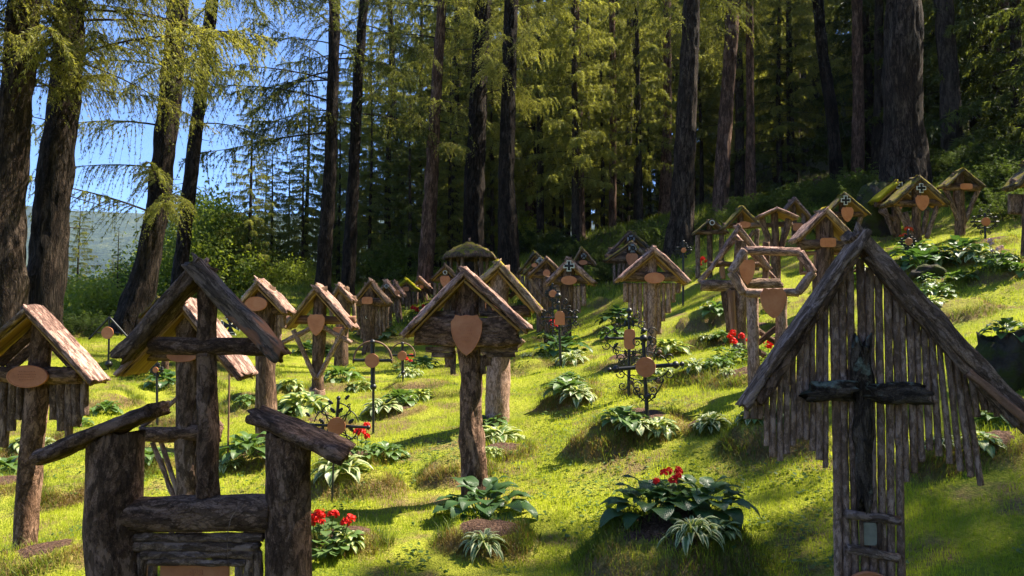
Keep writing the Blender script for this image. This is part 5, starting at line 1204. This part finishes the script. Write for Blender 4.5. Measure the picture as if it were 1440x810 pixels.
def geranium(seed, nl, heads, R, mat='petal_red', leafm='geranium_leaf', hr=.034, label='x'):
    rg = RS(seed); root = thing('geranium', label, 'geranium'); mb = MB(); 
    for i in range(nl):
        az = rg.uniform(0, 2 * PI); rr = R * math.sqrt(rg.rand()) * .8; h = rg.uniform(.02, .13) * (1.2 - rr / R * .6)
        mb.add(*leaf_blade(.055 * rg.uniform(.7, 1.2), .065 * rg.uniform(.8, 1.1), rg.uniform(-.1, .7), rg.uniform(.3, 1), az, np.array([math.cos(az) * rr, math.sin(az) * rr, h - .01]), .03, seed + i, nt=5, ns=2, idn=i * 1.3, pointed=1.2))
    mb.build('leaves', M[leafm], root)
    for k in range(heads):
        az = rg.uniform(0, 2 * PI); rr = R * rg.uniform(.1, .8); h = rg.uniform(.15, .24); c = np.array([math.cos(az) * rr, math.sin(az) * rr, h])
        st = MB(); V, Q = tri_tubes(np.array([[c[0] * .6, c[1] * .6, 0]]), c[None], np.array([.003]), np.array([.0025])); st.add(V, Q); so_ = st.build('flower_stem', M['grass_long'], root)
        fb = MB(); flowerhead(c, hr * rg.uniform(.75, 1.15), 34, rg, fb); fb.build('flower_head', M[mat], so_, smooth=False)
    return root
PP = {
 'big': [hosta(1, 50, .2, .17, 'hosta', .12, .17, (.9, 1.5), fold=.12), hosta(2, 46, .19, .165, 'hosta', .11, .16, (.9, 1.5), fold=.12)],
 'mid': [hosta(3, 34, .16, .11, 'hosta_bright', .05, .09), hosta(4, 32, .15, .11, 'hosta_bright', .05, .08)],
 'var': [hosta(5, 50, .15, .045, 'hosta_white', .05, .05, (1.2, 2.2)), hosta(6, 44, .14, .05, 'hosta_white', .05, .05, (1.2, 2.2))],
 'cream': [hosta(7, 46, .14, .085, 'hosta_cream', .05, .06, (1.0, 2.0)), hosta(8, 40, .14, .08, 'hosta_white', .06, .06)],
 'red': [geranium(9, 80, 5, .15), geranium(10, 80, 6, .16), geranium(11, 60, 4, .14)],
 'orange': [geranium(12, 60, 5, .14, 'petal_orange', hr=.026)],
 'pink': [geranium(13, 60, 6, .16, 'petal_pink', hr=.02)],
}
for _k, _v in PP.items():
    for _p in _v:
        if _k in ('orange', 'pink'): _p.name = 'flowering_plant'; _p['category'] = 'flowering plant'
WID = {'big': .62, 'mid': .42, 'var': .32, 'cream': .34, 'red': .28, 'orange': .28, 'pink': .3}
CATG = {'big': 'dark hostas on the graves', 'mid': 'bright green hostas on the graves', 'var': 'white-edged hostas on the graves', 'cream': 'cream-leaved hostas on the graves', 'red': 'red geraniums on the graves', 'orange': None, 'pink': None}
_pu = set()
def plant(kind, u, v, wpx, label, dz=0):
    x, y, z = hitm(u, v); pl = PP[kind]; i = RS(int(u * 7 + v)).randint(len(pl)); p = pl[i]; s = wpx * y / F / WID[kind] * (1.12 if kind == 'big' else .95 if kind in ('red', 'var') else 1.12)
    loc = (x, y, gz(x, y) - .01 + dz); rz = (u * 13.7 + v) % 6.28; q = RS(int(u + v * 3)); s = np.array([s * q.uniform(.9, 1.1), s * q.uniform(.9, 1.1), s * q.uniform(.85, 1.2)])
    if id(p) not in _pu:
        _pu.add(id(p)); p.location = loc; p.rotation_euler = (0, 0, rz); p.scale = tuple(s); p['label'] = label; r = p
    else: r = copy_thing(p, loc, rz, tuple(s), label); r.rotation_euler = (q.uniform(-.12, .12), q.uniform(-.12, .12), rz)
    if CATG[kind]: r['group'] = CATG[kind]
    return r
PLANTS = [
 ('big', 680, 726, 118, 'large dark blue-green hosta at the foot of the central marker'), ('var', 681, 772, 68, 'white-edged hosta in front of the dark hosta at the central marker'),
 ('big', 918, 722, 118, 'biggest dark hosta on the high mound, left half, in front of the ball-tipped cross'), ('big', 990, 718, 112, 'dark hosta on the right half of the high mound'),
 ('red', 944, 728, 52, 'red geranium blooming between the two dark hostas on the high mound'), ('var', 975, 752, 85, 'white-striped hosta at the front of the high mound'), ('cream', 1010, 752, 55, 'small pale-striped hosta at the right rim of the high mound'),
 ('red', 455, 775, 78, 'red geraniums low behind the right bark pillar of the shrine'), ('cream', 487, 765, 48, 'pale broad-leaved plant right of the nearest red geraniums'),
 ('cream', 480, 664, 70, 'cream-leaved hosta under the leaf-scroll iron cross'), ('red', 503, 648, 52, 'red geraniums right below the leaf-scroll iron cross'), ('mid', 545, 642, 52, 'hosta with pale leaf tips at the stem of the tall arched cross'),
 ('mid', 350, 640, 72, 'bright green hosta seen through the shrine, right of its cross post'), ('var', 320, 655, 40, 'small whitish hosta at the left of the bright hosta behind the shrine'), ('mid', 210, 648, 48, 'bright hosta seen between the left pillar and the struts'),
 ('mid', 5, 665, 60, 'bright hosta at the left picture edge behind the leftmost post'), ('cream', 48, 655, 38, 'small pale plant just right of the leftmost post'), ('mid', 480, 535, 56, 'leafy hosta right of the X-strut marker post'), ('cream', 505, 548, 36, 'pale hosta beside the leafy one near the X-strut marker'),
 ('cream', 430, 580, 70, 'pale yellow hosta between the X-strut marker and the leaf-scroll cross'), ('mid', 395, 585, 50, 'green hosta at the foot of the pale-streaked post'), ('mid', 562, 568, 50, 'green hosta left of the small arched cross mound'), ('cream', 540, 574, 46, 'pale hosta left beside the stem of the tall arched cross'), ('cream', 590, 562, 44, 'pale hosta in the row below the small arched cross'),
 ('mid', 595, 518, 44, 'hosta right of the small arched cross stem'), ('red', 568, 524, 30, 'red geraniums at the small arched cross'), ('cream', 578, 530, 34, 'cream hosta in front of the geraniums at the small arched cross'),
 ('cream', 700, 618, 60, 'pale hosta on the mound behind the central post'), ('mid', 690, 600, 46, 'green hosta between the central post and the smooth pale post'), ('cream', 692, 640, 30, 'small cream plant touching the right side of the central post'),
 ('big', 790, 500, 66, 'dark hosta at the stem of the arch-plated iron cross'), ('var', 805, 508, 50, 'white-edged hosta right of the arch-plated cross stem'), ('red', 780, 480, 40, 'red flowers left of the arch-plated cross stem'), ('cream', 770, 505, 34, 'pale hosta left in the bed of the arch-plated cross'),
 ('mid', 800, 552, 62, 'bright hosta on the hummock below the arch-plated cross'), ('cream', 812, 560, 46, 'pale hosta on the hummock below the arch-plated cross'), ('mid', 876, 596, 62, 'large bright hosta left behind the stem of the ball-tipped cross'), ('cream', 893, 604, 46, 'creamy hosta at the stem of the ball-tipped cross'), ('cream', 928, 606, 50, 'pale hosta right of the ball-tipped cross stem'),
 ('big', 872, 455, 50, 'dark hosta left of the branch-skirted marker'), ('mid', 862, 475, 40, 'green hosta lower left of the branch-skirted marker'), ('cream', 940, 495, 56, 'whitish hosta right of the branch-skirted marker foot'), ('cream', 930, 530, 50, 'pale hosta behind the right arm of the ball-tipped cross'),
 ('mid', 1022, 478, 46, 'green hosta left of the open-gabled marker post'), ('mid', 1008, 440, 44, 'small bright hosta above the bare hummock'), ('red', 1032, 512, 50, 'red geraniums left of the hexagon frame legs'), ('mid', 1012, 516, 40, 'green hosta left of the geraniums by the hexagon frame'), ('red', 1075, 510, 40, 'red geraniums between the hexagon frame legs'), ('red', 1095, 430, 30, 'red flowers seen through the hexagon frame'),
 ('mid', 1068, 590, 48, 'green hosta beneath the left eave of the largest marker'), ('cream', 1085, 588, 30, 'pale hosta beneath the left eave of the largest marker'), ('mid', 1105, 480, 40, 'hosta behind the right leg of the hexagon frame'),
 ('big', 1300, 378, 70, 'leafy hosta spilling over the mossy boulder'), ('mid', 1285, 365, 56, 'bright hosta under the mossy shield-plate marker'), ('cream', 1325, 372, 50, 'pale hosta on the right of the mossy boulder'), ('orange', 1278, 352, 34, 'orange-red flowers below the thin cross at the mossy markers'),
 ('big', 1350, 362, 60, 'dark hosta under the slender V-legged marker'), ('cream', 1375, 368, 50, 'pale hosta right of the V-legged marker bed'), ('mid', 1318, 418, 46, 'hosta in the sun just above the right roof slope of the largest marker'), ('cream', 1310, 430, 38, 'pale hosta just above the right roof slope of the largest marker'), ('mid', 1350, 395, 40, 'young green plant on the upper right lawn'),
 ('pink', 1400, 385, 44, 'pale pink flowers on the mound at the upper right'), ('cream', 1410, 372, 50, 'whitish hosta behind the pale pink flowers'), ('mid', 1432, 385, 40, 'hosta at the right edge above the stump'), ('mid', 1405, 600, 60, 'weedy green plant under the right eave of the largest marker'),
 ('mid', 640, 425, 40, 'hosta in the bed before the round shrine'), ('big', 615, 440, 44, 'dark hosta left of the round shrine bed'), ('red', 588, 452, 26, 'red flowers beside the yellow mossy roof marker'), ('cream', 600, 462, 36, 'pale hosta below the ring-emblem marker'), ('big', 745, 440, 44, 'dark hosta in the shade behind the lichen-edged roof'),
 ('big', 530, 470, 50, 'dark hosta at the foot of the square-plate marker'), ('big', 440, 500, 46, 'dark hosta left of the X-strut post in the shade'), ('red', 200, 530, 40, 'red flowers in the shade under the shrine roof, left'), ('big', 232, 545, 50, 'dark hosta in the shade behind the shrine roof'), ('mid', 110, 600, 40, 'green hosta right behind the leftmost fringe'),
 ('mid', 150, 580, 40, 'green hosta below the bar-roofed iron cross'), ('red', 645, 450, 24, 'red flowers in front of the round shrine'), ('red', 985, 385, 28, 'red flowers by the three-posted marker'), ('cream', 1190, 385, 50, 'whitish plant behind the right side frame of the red-brown marker'), ('mid', 1200, 400, 50, 'green plant behind the peak of the largest marker'), ('cream', 408, 545, 40, 'pale hosta right of the pale-streaked post'), ('mid', 610, 480, 36, 'green hosta left of the central roof end'), ('big', 655, 470, 40, 'dark hosta behind the central beam'),
]
for a in PLANTS: plant(*a, dz=.07 if a[1] == 944 else 0)
rq = RS(21)
for k in range(30):
    m_ = MOUNDS[rq.randint(18, 52)]; x = m_[0] + rq.uniform(-.5, .5) * m_[2]; y = m_[1] + rq.uniform(-.5, .3) * m_[2]; kk = ['cream', 'mid', 'var'][k % 3]; p = PP[kk][k % 2]; sc2 = rq.uniform(.6, .95)
    copy_thing(p, (x, y, gz(x, y) - .01), rq.uniform(0, 6), (sc2, sc2, sc2 * rq.uniform(.8, 1.2)), {'cream': 'small pale-leaved hosta tuft filling in a grave bed', 'mid': 'small plain green hosta tuft filling in a grave bed', 'var': 'small white-rimmed hosta tuft filling in a grave bed'}[kk], {'cream': 'small pale hosta tufts', 'mid': 'small green hosta tufts', 'var': 'small white-rimmed hosta tufts'}[kk])
# stump and boulder
def boulder(name, u, v, w, h, label, cat, Y=None, mat='rock', topflat=False):
    x, y, z = hit(u, v); g_ = gz(x, y); px = y / F; th = np.linspace(0, PI, 16); ph = np.arange(28) / 28 * 2 * PI
    T_, P2 = np.meshgrid(th, ph, indexing='ij'); d = np.stack([np.sin(T_) * np.cos(P2), np.sin(T_) * np.sin(P2), np.cos(T_)], -1)
    nz = vnoise(d * 1.6 + u, 5) * .35 + vnoise(d * 4 + u, 6) * .16 + vnoise(d * 11 + u, 7) * .06; r = 1 + nz
    if topflat: d = np.stack([d[..., 0] * 1.0, d[..., 1] * 1.0, np.clip(d[..., 2] * 1.6, -1, .8)], -1)
    V = d * r[..., None] * np.array([w * px / 2, w * px / 2, h * px * .62]); V = V.reshape(-1, 3) + [0, 0, h * px * .35]
    Q = [[i * 28 + j, (i + 1) * 28 + j, (i + 1) * 28 + (j + 1) % 28, i * 28 + (j + 1) % 28] for i in range(15) for j in range(28)]
    mb = MB(); mb.add(V, Q); o = mb.build(name, M[mat]); o.location = (x, y, g_); tag(o, label, cat); return x, y, g_ + h * px * .85
sx_, sy_, sz_ = boulder('mossy_stump', 1418, 540, 76, 80, 'dark mossy stump at the right edge with a hosta growing on top', 'stump', topflat=True)
r_ = copy_thing(PP['mid'][0], (sx_, sy_, sz_), 1.0, 1.5 * .62, 'bright hosta growing on top of the dark mossy stump', CATG['mid'])
boulder('mossy_boulder', 1304, 400, 42, 22, 'mossy boulder edging the flower bed below the mossy markers', 'boulder')
boulder('mossy_boulder', 1234, 330, 60, 74, 'tall mossy hump leaning on the giant trunk, behind the yellow mossy roof', 'boulder')

# ------------------------------------------------------------------ grass
def blades(name, n, gen, hgt, wid, mat, kind='stuff', bend=.6, seed=0):
    rg = RS(seed); x, y, hs = gen(rg, n); n = len(x); z = gzv(x, y) - .004
    a = rg.uniform(0, 2 * PI, n); h = hgt * rg.uniform(.5, 1.3, n) * hs; w_ = wid * rg.uniform(.7, 1.2, n) * np.sqrt(hs)
    lx, ly = np.cos(a) * h * bend * rg.uniform(.1, 1, n), np.sin(a) * h * bend * rg.uniform(.1, 1, n); sa = a + rg.uniform(.6, 2.4, n); sx, sy = np.cos(sa) * w_, np.sin(sa) * w_
    V = np.stack([np.stack([x - sx, y - sy, z], -1), np.stack([x + sx, y + sy, z], -1), np.stack([x + lx * .4 + sx * .7, y + ly * .4 + sy * .7, z + h * .6], -1), np.stack([x + lx * .4 - sx * .7, y + ly * .4 - sy * .7, z + h * .6], -1), np.stack([x + lx, y + ly, z + h * .95], -1)], 1)
    b = np.arange(n)[:, None] * 5
    mb = MB(); mb.add(V.reshape(-1, 3), b + np.array([[0, 1, 2, 3]]), b + np.array([[3, 2, 4]])); o = mb.build(name, M[mat], smooth=False); o['kind'] = 'stuff'; return o
def lawn(rg, n):
    k = rg.uniform(0, 1, n); y = 2.3 * (26 / 2.3) ** (k ** .8); x = rg.uniform(-1, 1, n) * (y * .78 + .6)
    m_, so, dr = mounds(x, y); keep = (so < .35 + .25 * rg.rand(n)) & (rg.rand(n) > np.clip(dr * .75, 0, .8)) & (n2(x * 1.7, y * 1.7, 31) + n2(x * 6, y * 6, 32) * .6 > -.62 + .45 * rg.rand(n))
    x, y = x[keep], y[keep]; return x, y, np.clip(.75 + y * .09, 1, 3) * (1 + .35 * n2(x * 2.2, y * 2.2, 33))
blades('lawn_grass', 560000, lawn, .031, .0017, 'grass', seed=1)
def tufts(rg, n):
    xs_, ys_ = [], []
    per = n // len(MOUNDS)
    for (mx, my, mr, mh_, so, dr) in MOUNDS:
        k = per if my < 12 else per // 3
        if my < 2.2: continue
        if mh_ > .25: k *= 5
        c = rg.randint(4, 9); ca = rg.uniform(0, 2 * PI, c); ci = rg.randint(0, c, k); a = ca[ci] + rg.normal(0, .35, k); r = mr * rg.normal(1.02 if mh_ <= .25 else .95, .14 if mh_ <= .25 else .22, k)
        xs_.append(mx + np.cos(a) * r); ys_.append(my + np.sin(a) * r * .85)
    x = np.concatenate(xs_); y = np.concatenate(ys_); return x, y, 1 + 0 * x
blades('long_grass', 80000, tufts, .085, .0026, 'grass_long', bend=1.0, seed=2)
def dryt(rg, n):
    xs_, ys_ = [], []
    per = n // len(MOUNDS)
    for (mx, my, mr, mh_, so, dr) in MOUNDS:
        if my < 2.2 or dr < .3: continue
        k = int(per * dr * (2 if my < 9 else .6)); a = rg.uniform(PI * .95, PI * 2.05, k); r = mr * rg.normal(.95, .16, k); xs_.append(mx + np.cos(a) * r); ys_.append(my + np.sin(a) * r * .85)
    x = np.concatenate(xs_); y = np.concatenate(ys_); return x, y, 1 + 0 * x
blades('dry_grass', 120000, dryt, .05, .0018, 'grass_dry', bend=1.3, seed=3)
def weeds(rg, n):
    y = 2.4 * (12 / 2.4) ** rg.uniform(0, 1, n); x = rg.uniform(-1, 1, n) * (y * .75 + .5); k = n2(x * 1.4, y * 1.4, 41) + n2(x * 5, y * 5, 42) * .5 > .1; m_, so, dr = mounds(x, y); k &= so < .8
    return x[k], y[k], 1 + 0 * x[k]
rg = RS(9); wx, wy, _ = weeds(rg, 48000); wz = gzv(wx, wy); n = len(wx); h = rg.uniform(.008, .045, n); a = rg.uniform(0, 2 * PI, n); l = rg.uniform(.006, .02, n); til = rg.uniform(-.4, .4, (n, 2))
c, s = np.cos(a), np.sin(a); V = np.stack([np.stack([wx + px_ * (c * l) - py_ * (s * l), wy + px_ * (s * l) + py_ * (c * l), wz + h + (til[:, 0] * px_ + til[:, 1] * py_) * l], -1) for px_, py_ in ((-1, 0), (-.3, -.6), (.6, -.5), (1, 0), (.6, .5), (-.3, .6))], 1)
b = np.arange(n)[:, None] * 6; mb = MB(); mb.add(V.reshape(-1, 3), np.concatenate([b + [[0, 1, 2, 5]], b + [[2, 3, 4, 5]]])); o = mb.build('clover', M['weed'], smooth=False); o['kind'] = 'stuff'
# forest-floor ferns and seedlings beyond the graves
def floor_(rg, n):
    y = rg.uniform(18, 34, n); x = rg.uniform(-14, 20, n); return x, y, 1 + 0 * x
blades('undergrowth', 60000, floor_, .22, .012, 'grass_long', bend=1.2, seed=6)
# fallen twigs and needles on the soil
rg = RS(12); n = 5000; mi = rg.randint(0, 60, n); ms = np.array([m_[:3] for m_ in MOUNDS[:60]]); x = ms[mi, 0] + rg.normal(0, .5, n) * ms[mi, 2]; y = ms[mi, 1] + rg.normal(0, .5, n) * ms[mi, 2]; z = gzv(x, y) + .004; a = rg.uniform(0, 6.28, n); l = rg.uniform(.006, .03, n)
A_ = np.stack([x, y, z], -1); V, Q = tri_tubes(A_, A_ + np.stack([np.cos(a) * l, np.sin(a) * l, rg.uniform(0, .004, n)], -1), np.full(n, .0012), np.full(n, .0008)); mb = MB(); mb.add(V, Q); o = mb.build('fallen_twigs', M['wood_bare'], smooth=False); o['kind'] = 'stuff'

n = 14000; y = 2.3 * (10 / 2.3) ** rg.uniform(0, 1, n); x = rg.uniform(-1, 1, n) * (y * .75 + .5); z = gzv(x, y) + rg.uniform(.002, .02, n); a = rg.uniform(0, 6.28, n); l = rg.uniform(.008, .035, n)
A_ = np.stack([x, y, z], -1); V, Q = tri_tubes(A_, A_ + np.stack([np.cos(a) * l, np.sin(a) * l, rg.uniform(-.004, .006, n)], -1), np.full(n, .001), np.full(n, .0006)); mb = MB(); mb.add(V, Q); o = mb.build('fallen_needles', M['grass_dry'], smooth=False); o['kind'] = 'stuff'
# ------------------------------------------------------------------ camera, light, world
cam = bpy.data.cameras.new('camera'); co = bpy.data.objects.new('camera', cam); COL.objects.link(co)
cam.sensor_width = 36; cam.lens = 26; cam.clip_start = .05; cam.clip_end = 9000
co.location = (0, 0, CAM_Z); co.rotation_euler = (PI / 2 + PITCH, 0, 0); sc.camera = co
SUN_EL = math.radians(52); SUN_AZ = math.radians(20)      # azimuth measured from +x towards +y
sd = Vector((math.cos(SUN_AZ) * math.cos(SUN_EL), math.sin(SUN_AZ) * math.cos(SUN_EL), math.sin(SUN_EL)))
sl = bpy.data.lights.new('sun', 'SUN'); sl.energy = 4.6; sl.angle = math.radians(.53); sl.color = (1, .91, .74)
so_ = bpy.data.objects.new('sun', sl); COL.objects.link(so_); so_.rotation_euler = sd.to_track_quat('Z', 'Y').to_euler(); so_.location = (20, 10, 30)
w = bpy.data.worlds.new('World'); sc.world = w; w.use_nodes = True; nt = w.node_tree; nt.nodes.clear()
sk = nt.nodes.new('ShaderNodeTexSky'); sk.sky_type = 'NISHITA'; sk.sun_disc = False; sk.sun_elevation = SUN_EL; sk.sun_rotation = PI / 2 - SUN_AZ
sk.altitude = 1500; sk.air_density = .75; sk.dust_density = .05; sk.ozone_density = 4.0
bg = nt.nodes.new('ShaderNodeBackground'); bg.inputs[1].default_value = .1; wo = nt.nodes.new('ShaderNodeOutputWorld')
tint = nt.nodes.new('ShaderNodeMix'); tint.data_type = 'RGBA'; tint.blend_type = 'MULTIPLY'; tint.inputs[0].default_value = 1; tint.inputs[7].default_value = (.74, .84, 1.0, 1); nt.links.new(sk.outputs[0], tint.inputs[6]); nt.links.new(tint.outputs[2], bg.inputs[0]); nt.links.new(bg.outputs[0], wo.inputs[0])
sc.view_settings.view_transform = 'Standard'; sc.view_settings.look = 'None'; sc.view_settings.exposure = EXPOSURE; sc.view_settings.gamma = 1
sc.view_settings.use_curve_mapping = False
cy = sc.cycles; cy.max_bounces = 6; cy.diffuse_bounces = 3; cy.glossy_bounces = 2; cy.transmission_bounces = 4; cy.transparent_max_bounces = 4
cy.caustics_reflective = False; cy.caustics_refractive = False; cy.sample_clamp_indirect = 4
cy.use_denoising = True

# the air of the valley
hv = NT('haze_air'); hv.t.nodes.remove(hv.out); _o = hv.t.nodes.new('ShaderNodeOutputMaterial'); _v = hv.t.nodes.new('ShaderNodeVolumePrincipled')
_v.inputs['Color'].default_value = (.5, .7, 1, 1); _v.inputs['Density'].default_value = .00012; _v.inputs['Anisotropy'].default_value = .3; hv.t.links.new(_v.outputs[0], _o.inputs['Volume'])
_b = MB(); _x = np.array([[x, y, z] for x in (-3050, 3050) for y in (-3050, 3050) for z in (-90, 420)], float)
_b.add(_x, [[0, 1, 3, 2], [4, 6, 7, 5], [0, 4, 5, 1], [2, 3, 7, 6], [0, 2, 6, 4], [1, 5, 7, 3]]); hz = _b.build('haze', hv.m, smooth=False); hz['kind'] = 'stuff'
